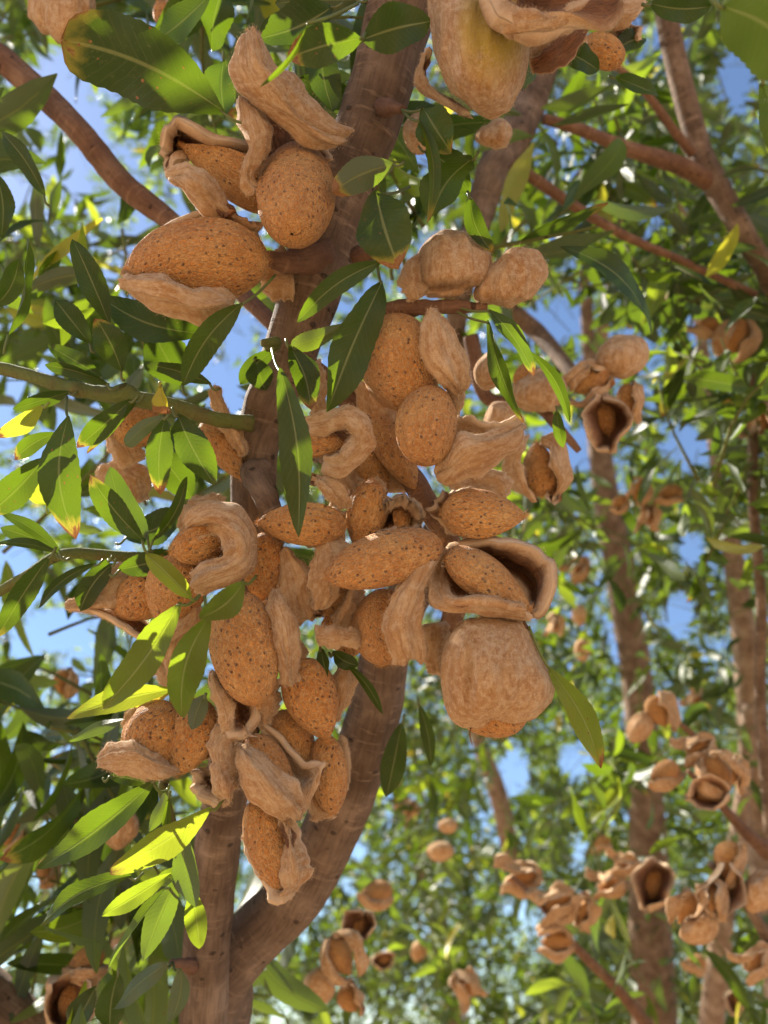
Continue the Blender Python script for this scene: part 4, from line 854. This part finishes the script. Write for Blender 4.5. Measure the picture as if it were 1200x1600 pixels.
BACK = [  # kind, x, y, size on the photo relative to a near fruit (1 = about 130 px), rotation, depth mm behind, label
 ('c', 972, 556, .62, 70, -130, 'cream hull highest in the pale cluster right of the hanging thin leaves', 1),
 ('o', 925, 596, .55, 60, -125, 'pale open hull directly below the highest cream one', 1),
 ('e', 945, 655, .66, -10, -120, 'large cream hull drooping lowest in the pale cluster', 1),
 ('s', 985, 625, .45, -10, -135, 'orange nut on the right edge of the pale cluster', 1),
 ('c', 850, 612, .62, 80, -110, 'blurred hull crossed by the tips of the two hanging thin leaves', 1),
 ('c', 762, 578, .52, 15, -60, 'small yellowish closed hull behind the narrow curled strip', 1),
 ('c', 782, 648, .40, 50, -75, 'greyish hull top showing above the forked halves', 1),
 ('o', 842, 735, .78, 175, -85, 'ragged hull hanging open-end down on a thin twig', 1),
 ('s', 820, 590, .40, 40, -115, 'small nut left behind the pale cluster', 1),
 ('o', 1150, 525, .55, 20, -330, 'reddish open almond near the right edge, high up', 2),
 ('s', 1105, 510, .34, 90, -330, 'orange nut left beside the reddish open almond', 2),
 ('s', 1195, 650, .5, 0, -330, 'orange nut cut by the right edge of the picture', 2),
 ('o', 1000, 765, .34, 30, -420, 'blurred husk left in the star-shaped bunch against blue sky', 2),
 ('s', 1048, 772, .36, 80, -420, 'blurred husk right in the star-shaped bunch against blue sky', 2),
 ('c', 1016, 806, .34, 0, -420, 'blurred husk lowest in the star-shaped bunch against blue sky', 2),
 ('s', 968, 786, .26, 60, -420, 'tiny blurred husk leftmost in the star-shaped bunch', 2),
 ('c', 905, 888, .34, 40, -620, 'small dim fruit right of the cup-shaped hull, in the leaves', 3),
 ('c', 868, 975, .26, 0, -620, 'small fruit just right of the ridged cup almond', 3),
 ('c', 910, 1015, .28, 0, -620, 'round fruit right of the big closed hull', 3),
 ('s', 1030, 1110, .48, -25, -300, 'brown nut with a dark split, above the yellow leaf spot', 2),
 ('c', 1000, 1135, .42, 30, -300, 'pale hull leaning on the brown nut with the dark split', 2),
 ('s', 1040, 1208, .44, 70, -260, 'yellowish nut pointing left at the end of a twig', 2),
 ('o', 1120, 1205, .60, -40, -260, 'open fruit with curled halves right of the twig knot', 2),
 ('c', 1092, 1168, .44, 60, -275, 'dark hull over the open fruit with curled halves', 2),
 ('s', 1150, 1205, .42, 10, -280, 'orange nut on the right of the curled halves', 2),
 ('e', 1110, 1240, .50, 80, -250, 'pale hull lying across under the curled halves', 2),
 ('s', 1140, 1345, .56, 15, -240, 'roundish orange nut on top of the lower right bunch', 2),
 ('e', 1125, 1390, .62, 10, -235, 'dark hollow hull in the middle of the lower right bunch', 2),
 ('s', 1112, 1405, .44, 0, -230, 'slim nut with a curled rim in the lower right bunch', 2),
 ('o', 1075, 1418, .5, 30, -255, 'open fruit on the left of the lower right bunch', 2),
 ('c', 1190, 1390, .55, 30, -235, 'hull at the right edge in the lower right bunch', 2),
 ('c', 1095, 1450, .5, 70, -250, 'blurred hull at the foot of the lower right bunch', 2),
 ('s', 1185, 1500, .5, 50, -260, 'brown nut by the right edge under the lower right bunch', 2),
 ('e', 1020, 1380, .62, 10, -380, 'striped open husk against the dark trunk', 3),
 ('s', 955, 1382, .42, 70, -420, 'orange nut with two pale dots above, left of the striped husk', 3),
 ('c', 978, 1350, .34, 80, -420, 'pale fruit over the orange nut with two pale dots', 3),
 ('c', 815, 1372, .52, 80, -420, 'grey fruit in the loose bunch left of the dark trunk', 3),
 ('s', 870, 1410, .50, 60, -400, 'tan hull half in the loose bunch left of the dark trunk', 3),
 ('s', 912, 1425, .40, 20, -400, 'orange nut in the loose bunch left of the dark trunk', 3),
 ('o', 872, 1472, .48, 90, -400, 'husk open like a mouth, lowest of the loose bunch', 3),
 ('c', 690, 1330, .34, 90, -520, 'lone oval fruit amid bright dots of light, below the big closed hull', 3),
 ('c', 700, 1290, .24, 90, -560, 'faint small fruit above the lone oval fruit', 3),
 ('s', 590, 1395, .44, 90, -330, 'tan fruit just right of the curved limb', 3),
 ('o', 530, 1492, .62, -30, -230, 'orange nut in a hull under the curved limb', 3),
 ('e', 560, 1450, .46, 20, -250, 'dark open husk above the orange nut under the curved limb', 3),
 ('c', 500, 1540, .5, 10, -240, 'hull at the foot of the bunch under the curved limb', 3),
 ('s', 545, 1560, .4, -30, -250, 'brown nut lowest in the bunch under the curved limb', 3),
 ('s', 728, 1540, .40, -40, -520, 'dim husk near the bottom edge, right of centre', 3),
 ('s', 136, 1504, .50, 75, -120, 'smooth orange nut above the forked hull at lower left', 0),
 ('e', 108, 1562, .70, 20, -115, 'forked pale hull at the lower left edge', 0),
 ('c', 190, 1292, .52, 10, -110, 'blurred brown fruit behind the big dark leaf at lower left', 0),
 ('s', 20, 1300, .4, 30, -200, 'small brown fruit at the left edge in dark leaves', 0),
 ('s', 75, 1360, .36, 30, -200, 'dim fruit behind the long leaf tip at lower left', 0),
 ('c', 108, 15, .72, 15, -50, 'shaggy closed hull at the top left corner', 0),
 ('c', 72, 12, .6, -10, -55, 'partner of the shaggy hull, half cut by the top edge', 0),
 ('s', 262, 25, .45, -30, -90, 'small dark husk at the top edge, left of the upright flaps', 0),
 ('c', 262, 1130 + 55, .3, 0, -60, 'brown bit of fruit behind the bright-rimmed nut', 0),
 ('c', 775, 210, .45, 80, -60, 'small mauve hull hanging under the ripening one', 0),
 ('c', 655, 205, .45, 0, -60, 'tan hull glimpsed between leaves right of the limb', 0),
 ('s', 100, 1065, .34, 0, -260, 'faint brown husk among dark leaves at the left', 0),
]
BACK += [('c', 905, 960, .26, 0, -800, 'tiny blurred fruit beside the mottled trunk, level with the cup-shaped hull', 3),
 ('s', 640, 1262, .24, 40, -860, 'tiny brown fruit right of the curved limb, level with the hanging dark leaf', 3),
 ('e', 600, 1500, .26, 80, -820, 'tiny hollow husk right of the bunch under the curved limb', 3),
 ('c', 655, 1485, .25, 20, -900, 'tiny tan fruit on the thin far trunk near the bottom', 3),
 ('s', 940, 1318, .28, 70, -780, 'tiny husk high on the left side of the dark trunk', 3),
 ('c', 1090, 1092, .30, 30, -740, 'tiny pale fruit just left of the sunlit upright trunk', 3),
 ('s', 1088, 1505, .30, 100, -740, 'tiny nut between the two lower right trunks', 3),
 ('e', 1150, 1562, .32, 0, -740, 'tiny open husk low on the right, under the brown nut at the edge', 3)]
GROUPS = ['almonds on the near tree behind the main cluster', 'almonds in the pale middle-distance cluster', 'almonds hanging in bunches on the right-hand branches', 'small blurred almonds far back']
BACK = [('r' if (k == 'c' and gi >= 2 and (x * 3 + y) % 5 > 1) or (k == 's' and gi >= 2 and (x + y) % 3 == 0) else k, x, y, s * ((.98 if k == 'c' else 1.04) if gi >= 2 else 1.1), rot, z, lab, gi) for k, x, y, s, rot, z, lab, gi in BACK]
for k, x, y, s, rot, z, lab, gi in BACK:
    parts, at = SH[k](x, y, s, rot, z)
    dd = (D0 - z / 1000.) / D0                     # depth factor: z offsets inside the fruit grow with real size
    pp = []; jr = np.random.default_rng(int(x * 7 + y)); jt = lambda v, a: v + jr.normal() * a
    for p in parts:
        if p[0] == 'f': pp.append(('f', [(jt(r[0], 7), jt(r[1] * 1.06, 5), jt(r[2], 7), jt(r[3] * 1.06, 5), jt(r[4], 2) * s * dd, jt(r[5], 1.5) * s * dd, jt(r[6], 2) * s * dd) for r in p[1]], dict(p[2], th=2.0 * s * dd * 1.1)))
        elif p[0] == 'n': pp.append(('n', (*p[1][:2], p[1][2] * s * dd), (*p[2][:2], p[2][2] * s * dd), p[3], p[4]))
        else: pp.append(('b', p[1], p[2], p[3] * s * dd, p[4] * s * dd, p[5]))
    almond(lab, pp, group=GROUPS[gi], at=at)

# ------------------------------------------------------------------ leaves one can follow
H = lambda *a, **k: hand_leaf(t0, *a, **k)
H((352, 176, 8), (100, 62, 10), 132, tone=.16, dam=.12, fold=.15, bend=.06, blunt=1, roll=-8, label='broad dark leaf with brown specks')
H((566, 60, 34), (448, 92, 34), 66, tone=.3, dam=.5, node=(570, 52, 30), bend=.1)
H((482, 34, 40), (406, 136, 42), 16, tone=.4, fold=1.2, node=(560, 5, 30))
H((566, 62, 20), (672, 34, 22), 80, tone=.3, bend=.1)
H((350, 92, -20), (352, 186, -16), 60, tone=.12)
H((520, 10, -10), (405, 60, -10), 80, tone=.14); H((560, 0, -20), (430, 5, -20), 70, tone=.12, under=True); H((350, -20, -30), (330, 80, -30), 60, tone=.15)
H((500, 70, -16), (520, 175, -16), 60, tone=.12); H((470, 120, -30), (560, 160, -30), 50, tone=.18); H((330, -10, -10), (250, 60, -40), 50, tone=.12)
H((661, 168, 4), (706, 240, 8), 66, tone=.32, node=(628, 172, -2), bend=.25, dam=.1)
H((655, 185, 6), (668, 348, 12), 28, tone=.42, dam=.14, node=(630, 175, -2), fold=.7)
H((588, 300, 8), (624, 420, 14), 98, tone=.26, dam=.42, fold=.25, node=(640, 292, -6), bend=.15, label='leaf with a dead brown lower edge')
H((738, 248, 2), (672, 345, 6), 84, tone=.34, fold=.3, dam=.05, bend=.2); H((664, 235, -8), (735, 300, -8), 60, tone=.2)
H((735, 308, -4), (770, 394, 0), 36, tone=.18, dam=.12); H((618, 256, 10), (520, 300, 14), 58, tone=.3, under=True, dam=.5, bend=.25, label='pale curled leaf underside with a brown patch')
H((598, 408, 10), (464, 504, 14), 40, tone=.36, roll=20, node=(585, 398, -2), label='light green leaf crossing the limb')
H((598, 438, 4), (510, 645, 12), 78, tone=.28, dam=.04, node=(588, 402, -4), fold=.3, label='long broad leaf hanging down over the limb')
H((542, 506, 4), (455, 542, 6), 34, tone=.45, under=True, blunt=1); H((452, 540, 4), (486, 640, 8), 54, tone=.16, dam=.25, fold=.6, roll=-25)
H((438, 575, 14), (466, 840, 20), 62, tone=.25, dam=.03, fold=.4, roll=12, node=(425, 545, -4), label='long drooping leaf ending at the crosswise nut')
H((762, 500, 2), (818, 660, 6), 34, tone=.22, dam=.12, node=(700, 478, -4)); H((765, 483, 4), (834, 586, 8), 40, tone=.30, dam=.15, node=(705, 476, -4)); H((822, 545, 0), (890, 660, 0), 26, tone=.22, fold=.8, node=(765, 485, 0))
H((378, 474, 12), (286, 602, 12), 52, tone=.33, node=(430, 430, -2), bend=.1, label='green leaf held out below the fat sideways nut'); H((325, 522, -10), (160, 466, -14), 66, tone=.14, fold=.2)
H((172, 508, -6), (114, 374, -4), 46, tone=.16, roll=15); H((190, 580, -4), (150, 498, 0), 56, tone=.2, dam=.15); H((142, 538, -14), (86, 468, -14), 44, tone=.14)
H((286, 602, -20), (238, 515, -20), 80, tone=.12, fold=.15); H((70, 306, -30), (2, 206, -30), 36, tone=.14); H((-6, 270, -30), (2, 372, -30), 40, tone=.14)
H((12, 528, -10), (42, 372, -10), 36, tone=.25, roll=55, fold=.7); H((-10, 480, -14), (30, 405, -10), 40, tone=.3); H((160, 590, -14), (75, 540, -14), 36, tone=.12)
H((330, 600, -10), (230, 570, -8), 30, tone=.14, roll=30); H((430, 545, -14), (375, 600, -20), 34, tone=.1); H((400, 560, -16), (415, 610, -16), 46, tone=.15)
H((170, 600, -8), (70, 570, -6), 30, tone=.13, fold=.8)
H((107, 650, 6), (118, 842, 10), 66, tone=.2, dam=.22, fold=.25, node=(104, 620, -8), label='speckled hanging leaf at the left')
H((224, 846, -2), (140, 742, 0), 48, tone=.24, dam=.22, label=None); H((232, 842, -6), (172, 730, -4), 52, tone=.08, under=True, fold=.2)
H((258, 652, 2), (250, 772, 6), 46, tone=.22, dam=.34, curl=.35, label='small leaf with a curled brown tip'); H((278, 648, 0), (336, 758, 4), 62, tone=.2, dam=.05, bend=.2)
H((256, 650, 6), (196, 696, 8), 30, tone=.3, under=True, blunt=1); H((238, 846, -4), (292, 745, -2), 28, tone=.26, fold=.8); H((185, 890, -8), (276, 866, -10), 46, tone=.16)
H((78, 868, -8), (-4, 995, -6), 42, tone=.18, dam=.12, label=None); H((68, 632, -4), (-8, 682, -4), 34, tone=.8, dam=.35); H((70, 715, 0), (-20, 805, 2), 56, tone=.22, dam=.3)
H((88, 676, -6), (22, 718, -6), 32, tone=.25, dam=.3); H((74, 790, -20), (40, 740, -20), 46, tone=.72, dam=.4); H((90, 862, -16), (0, 825, -16), 34, tone=.12); H((96, 866, -12), (-10, 850, -12), 24, tone=.14, roll=40)
H((95, 862, -10), (0, 800, -10), 24, tone=.12); H((170, 872, -10), (120, 930, -12), 32, tone=.14, dam=.2); H((150, 880, -14), (60, 950, -14), 22, tone=.12); H((176, 880, -8), (125, 955, -8), 44, tone=.12)
H((205, 625, -6), (120, 700, -10), 40, tone=.22, dam=.2); H((215, 625, -8), (136, 708, -14), 22, tone=.25, dam=.2); H((110, 612, -14), (20, 640, -14), 30, tone=.15)
H((195, 840, -30), (290, 800, -30), 60, tone=.1); H((235, 700, -40), (300, 780, -40), 60, tone=.14)
# dried tan leaf rolled round the green branch
_dl = H((252, 600, 2), (262, 648, 4), 44, tone=.9, dam=1.8, fold=-.9, bend=.5, blunt=1.6, label='dry tan leaf curled round the green branch')
H((300, 936, 18), (228, 866, 20), 40, tone=.66, fold=.6, bend=.35, node=(312, 930, 14), label='small yellow-green leaf curling up'); H((282, 940, 20), (160, 1108, 24), 64, tone=.56, dam=.06, roll=10, node=(312, 930, 14), fold=.3, label='sunlit speckled leaf')
H((328, 962, 20), (284, 1120, 22), 66, tone=.5, roll=-10, fold=.35, node=(320, 932, 14), dam=.05, label='sunlit leaf with a white shine on its right margin'); H((382, 908, 22), (312, 965, 24), 52, tone=.5, bend=.35, node=(400, 900, 10))
H((272, 1076, 0), (104, 1122, 4), 44, tone=.68, dam=.10, roll=20, label='lime and yellow leaf pointing left'); H((200, 1124, -8), (108, 1158, -6), 26, tone=.3, under=True, roll=30); H((320, 1085, 8), (300, 1140, 10), 36, tone=.3, under=True)
H((268, 1082, -4), (205, 1105, -2), 26, tone=.95, dam=0)
H((244, 1218, 6), (60, 1358, 8), 60, tone=.34, roll=-18, fold=.45, dam=.03, node=(262, 1235, -4), label='long leaf with a silvery sunlit margin'); H((330, 1262, 14), (172, 1362, 18), 62, tone=.66, dam=.13, fold=.25, node=(350, 1248, 4), label='yellow-green leaf with an orange edge')
H((285, 1296, 4), (306, 1418, 8), 44, tone=.3, under=True, fold=.3); H((206, 1368, -2), (62, 1446, 2), 42, tone=.26, roll=20, dam=.05); H((268, 1364, 8), (158, 1432, 10), 34, tone=.6, node=(282, 1366, -6))
H((262, 1384, 10), (168, 1516, 12), 32, tone=.36, roll=50, fold=.7, node=(280, 1368, -6)); H((278, 1372, 6), (224, 1502, 8), 48, tone=.28, under=True, node=(280, 1366, -6)); H((300, 1388, -10), (312, 1482, -10), 42, tone=.6)
H((262, 1504, -30), (176, 1578, -26), 40, tone=.2, under=True, node=(268, 1503, -44)); H((282, 1512, -28), (265, 1600, -26), 34, tone=.26, under=True, node=(270, 1504, -44)); H((170, 1212, -10), (228, 1224, -8), 28, tone=.14)
H((262, 1230, -2), (232, 1300, -2), 26, tone=.4, under=True, roll=40); H((185, 1520, -40), (172, 1610, -36), 50, tone=.22); H((150, 1540, -60), (100, 1620, -60), 50, tone=.14)
H((266, 1240, 0), (262, 1310, 0), 18, tone=.4, fold=.9); H((240, 1380, -20), (300, 1350, -20), 28, tone=.5)
H((856, 1042, 6), (938, 1200, 10), 48, tone=.64, dam=.16, fold=.35, node=(826, 978, 6), bend=.12, label='yellow-green leaf with a brown tip right of the big closed hull')
H((1128, 10, 70), (1260, 110, 72), 130, tone=.5, fold=.15, label='large out-of-focus leaf at the top right corner'); H((1190, 130, 40), (1215, 260, 40), 50, tone=.4); H((1015, 5, 20), (1110, 10, 20), 50, tone=.2)
H((502, 1012, -4), (512, 1058, 0), 26, tone=.16); H((520, 1018, -6), (560, 1040, -4), 30, tone=.14); H((538, 1034, -6), (598, 1116, -4), 20, tone=.22, fold=.8)
H((628, 1128, -70), (604, 1245, -66), 44, tone=.2); H((655, 1100, -70), (674, 1196, -70), 24, tone=.2); H((880, 80, -10), (935, 110, -14), 46, tone=.2); H((830, 70, -20), (812, 140, -20), 30, tone=.3, under=True)
H((955, 85, -30), (1010, 60, -34), 40, tone=.2); H((960, 120, -40), (1030, 150, -40), 34, tone=.3)
H((870, 640, -30), (880, 700, -30), 22, tone=.3)

# ------------------------------------------------------------------ scattered foliage
for k_, x, y, s, rot, z, lab, gi in BACK: VIS.append((x, y, x + .1, y, s * 62, D0 - z / 1000. - .01, .93 if gi < 2 else .62 if z > -500 else .40))
rs = np.random.default_rng(23)
score = lambda pos, L: (lambda x, y, d: np.where((d > .05) & (x > -30) & (x < 1230) & (y > -30) & (y < 1630), L / d, 0))(*pix(pos))
def frustum_sprays(fol, n, d0, d1, x0, x1, y0, y1, leaf, rs, tonep, ln=(.10, .22), up=.3):
    for _ in range(n):
        d = (rs.uniform(d0 ** 2, d1 ** 2)) ** .5
        p = PD(rs.uniform(x0, x1), rs.uniform(y0, y1), d)
        if p[2] < .5: continue
        dr = unit(rs.normal(size=3) + np.array([0, 0, up])); fol.spray(p, dr, rs.uniform(*ln), leaf, rs, tonep)
TP = [.36, .36, .19, .07, .02]
f0 = Foliage()
frustum_sprays(f0, 26, .27, .40, -100, 330, 380, 900, .038, rs, TP, (.04, .07))
frustum_sprays(f0, 24, .30, .46, -160, 330, -120, 700, .05, rs, TP, (.05, .10))
frustum_sprays(f0, 26, .30, .45, -160, 260, 950, 1700, .055, rs, TP, (.05, .10))
frustum_sprays(f0, 10, .28, .40, 300, 620, -180, 120, .055, rs, TP, (.05, .10))
frustum_sprays(f0, 10, .30, .42, 600, 900, 180, 480, .05, rs, TP, (.05, .09))
frustum_sprays(f0, 60, .46, .9, -300, 560, -200, 1700, .05, rs, TP, (.08, .16))
# the crown overhead and to the left that shades the cluster
for _ in range(105):
    a = rs.uniform(.28, 1.3); q = P(rs.uniform(150, 850), rs.uniform(50, 1350), -20) + SUND * a + rs.normal(size=3) * .03
    f0.spray(q, unit(rs.normal(size=3)), rs.uniform(.08, .15), .06, rs, TP)
f0.build(t0, 215, score, rs, BARKG)

def tree(loc, label): 
    t = empty('almond_tree', loc); tag(t, label, 'tree', 'almond trees of the orchard'); return t
def blimb(tr, name, spec, mat=None, **kw):
    """spec (x,y,depth m,r_px)"""
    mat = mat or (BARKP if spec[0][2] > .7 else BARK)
    pts = [PD(x, y, d) for x, y, d, r in spec]; rad = [r * d / F for x, y, d, r in spec]
    for p, r in kw.pop('extra', []): pts.append(np.array(p)); rad.append(r)
    return add_tube(name, pts, rad, tr, mat, res=18, nseg=60, **kw)
# right-hand tree, about half a metre to a metre away
t1 = tree((.75, .75, 0), 'almond tree with reddish forking branches, filling the right side')
blimb(t1, 'branch', [(1030, -60, .50, 17), (1048, 60, .50, 17), (1072, 160, .50, 17), (1098, 250, .50, 18), (1125, 300, .50, 19), (1165, 370, .50, 17), (1205, 440, .52, 17), (1260, 600, .55, 20)], extra=[((.42, .62, 1.2), .02), ((.6, .7, .5), .035), ((.75, .75, -.05), .06)])
blimb(t1, 'branch', [(1115, 288, .50, 14), (1060, 258, .49, 14), (980, 232, .47, 11), (905, 202, .45, 9), (850, 186, .44, 8)], BARKR, seed=3)
blimb(t1, 'branch', [(1082, 240, .49, 8), (1050, 200, .48, 7), (1005, 140, .47, 6), (960, 100, .46, 5)], BARKR, seed=4)
blimb(t1, 'branch', [(800, 255, .42, 9), (850, 290, .43, 9), (910, 330, .44, 8), (980, 370, .46, 7), (1060, 405, .48, 6), (1180, 460, .5, 6)], BARKR, seed=5)
blimb(t1, 'branch', [(880, -40, .50, 30), (850, 80, .48, 29), (815, 190, .46, 28), (770, 270, .44, 26), (745, 350, .43, 22), (728, 430, .42, 18), (712, 520, .42, 15), (735, 600, .42, 12)], BARK, seed=6)
blimb(t1, 'branch', [(735, 525, .34, 12), (760, 620, .34, 11), (830, 628, .34, 9), (870, 665, .33, 8), (905, 705, .33, 5)], BARKR, seed=7)
blimb(t1, 'branch', [(790, 480, .55, 14), (840, 520, .55, 14), (900, 590, .5, 10), (940, 640, .45, 7)], BARK, seed=8)
blimb(t1, 'branch', [(1170, 560, .56, 6), (1176, 680, .56, 8), (1178, 800, .57, 8), (1190, 950, .58, 8), (1188, 1100, .6, 9), (1205, 1300, .6, 10)], BARK, seed=9)
blimb(t1, 'branch', [(1200, 1330, .5, 14), (1165, 1300, .49, 9), (1120, 1250, .48, 6), (1075, 1205, .47, 4)], BARKR, seed=10)
blimb(t1, 'branch', [(1230, 1540, .5, 12), (1190, 1450, .48, 9), (1150, 1390, .47, 7), (1110, 1350, .46, 5)], BARK, seed=21)
blimb(t1, 'branch', [(1010, 1600, .66, 10), (960, 1540, .65, 8), (900, 1480, .63, 7), (850, 1420, .62, 5), (800, 1370, .62, 4)], BARKR, seed=22)
blimb(t1, 'branch', [(1120, 1180, .56, 6), (1060, 1130, .54, 4), (1010, 1110, .53, 3)], BARKR, seed=23)
blimb(t1, 'branch', [(1200, 560, .56, 7), (1150, 545, .56, 5), (1110, 520, .56, 4)], BARKR, seed=24)
f1 = Foliage()
frustum_sprays(f1, 190, .50, 1.1, 800, 1330, -150, 900, .048, rs, TP, (.07, .14))
frustum_sprays(f1, 80, .6, 1.1, 860, 1330, 800, 1750, .046, rs, TP, (.07, .14))
frustum_sprays(f1, 30, .46, .6, 1060, 1330, 330, 800, .045, rs, [.45, .4, .13, .02, 0], (.06, .12))
f1.build(t1, 300, score, rs, BARKG)
# trees behind
t2 = tree((.55, 1.5, 0), 'tree behind with a pale sunlit upright trunk near the right edge')
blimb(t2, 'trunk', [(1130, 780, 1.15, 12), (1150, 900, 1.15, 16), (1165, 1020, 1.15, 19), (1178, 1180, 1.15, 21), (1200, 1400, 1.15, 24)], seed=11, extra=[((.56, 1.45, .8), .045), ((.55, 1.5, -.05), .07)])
blimb(t2, 'branch', [(1130, 790, 1.15, 12), (1110, 650, 1.2, 9), (1090, 480, 1.25, 8), (1060, 300, 1.3, 6)], seed=12)
blimb(t2, 'branch', [(1100, 1700, 1.1, 20), (1118, 1540, 1.1, 18), (1135, 1400, 1.1, 15), (1160, 1250, 1.12, 12), (1170, 1100, 1.14, 10)], seed=13)
f2 = Foliage(); frustum_sprays(f2, 420, 1.0, 1.9, 560, 1400, -250, 1750, .052, rs, TP, (.10, .22)); f2.build(t2, 300, score, rs, BARKG)
t3 = tree((.28, 2.3, 0), 'tree behind with a mottled trunk leaning left between cluster and right edge')
blimb(t3, 'trunk', [(912, 420, 1.7, 8), (925, 600, 1.7, 13), (945, 760, 1.7, 20), (975, 930, 1.7, 23), (1000, 1100, 1.7, 24), (1012, 1300, 1.7, 28), (1018, 1500, 1.7, 34), (1020, 1700, 1.7, 38)], mat=BARK, seed=14, extra=[((.36, 2.2, .6), .08), ((.28, 2.3, -.05), .10)])
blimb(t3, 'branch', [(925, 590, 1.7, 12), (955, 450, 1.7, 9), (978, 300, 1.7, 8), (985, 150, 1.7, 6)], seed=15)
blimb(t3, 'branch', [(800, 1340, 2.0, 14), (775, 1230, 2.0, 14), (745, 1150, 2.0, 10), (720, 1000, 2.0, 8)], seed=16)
f3 = Foliage(); frustum_sprays(f3, 950, 1.9, 3.2, 200, 1500, -350, 1800, .06, rs, TP, (.14, .3)); frustum_sprays(f3, 330, 1.2, 3.2, -1900, 150, -900, 900, .08, rs, TP, (.15, .3)); frustum_sprays(f3, 200, 1.5, 4, 0, 1500, -1200, -250, .08, rs, TP, (.15, .3)); f3.build(t3, 300, score, rs, BARKG, True)  # second and third spray sets, mostly out of view, added to shade the background
t4 = tree((-.9, 2.6, 0), 'far orchard tree seen through the leaves at left and bottom')
blimb(t4, 'trunk', [(610, 1180, 3.0, 8), (660, 1350, 3.0, 14), (700, 1520, 3.0, 18), (715, 1700, 3.0, 22)], seed=17, extra=[((.1, 3.1, .4), .06), ((.1, 3.1, -.05), .08)])
f4 = Foliage(); frustum_sprays(f4, 700, 2.2, 4.5, 150, 1400, 1150, 1800, .06, rs, TP, (.2, .4), .1); frustum_sprays(f4, 1350, 2.2, 5.5, -300, 1500, -250, 1800, .065, rs, TP, (.2, .4), .1); f4.build(t4, 300, score, rs, BARKG, True)
t5 = tree((-1.6, 3.6, 0), 'farthest tree whose crown fills the lower background with tiny leaves')
blimb(t5, 'trunk', [(200, 1300, 3.6, 20), (190, 1500, 3.6, 24), (180, 1700, 3.6, 28)], seed=18, extra=[((-1.6, 3.6, .3), .09), ((-1.6, 3.6, -.05), .12)])
f5 = Foliage(); frustum_sprays(f5, 1750, 4.5, 9, -300, 1500, 750, 1720, .09, rs, TP, (.3, .5), .1); frustum_sprays(f5, 260, 3, 8, -2600, -200, -600, 1500, .12, rs, TP, (.3, .6), .1); f5.build(t5, 300, score, rs, BARKG, True)  # second spray set is unseen, added left of the frame to block sun and sky
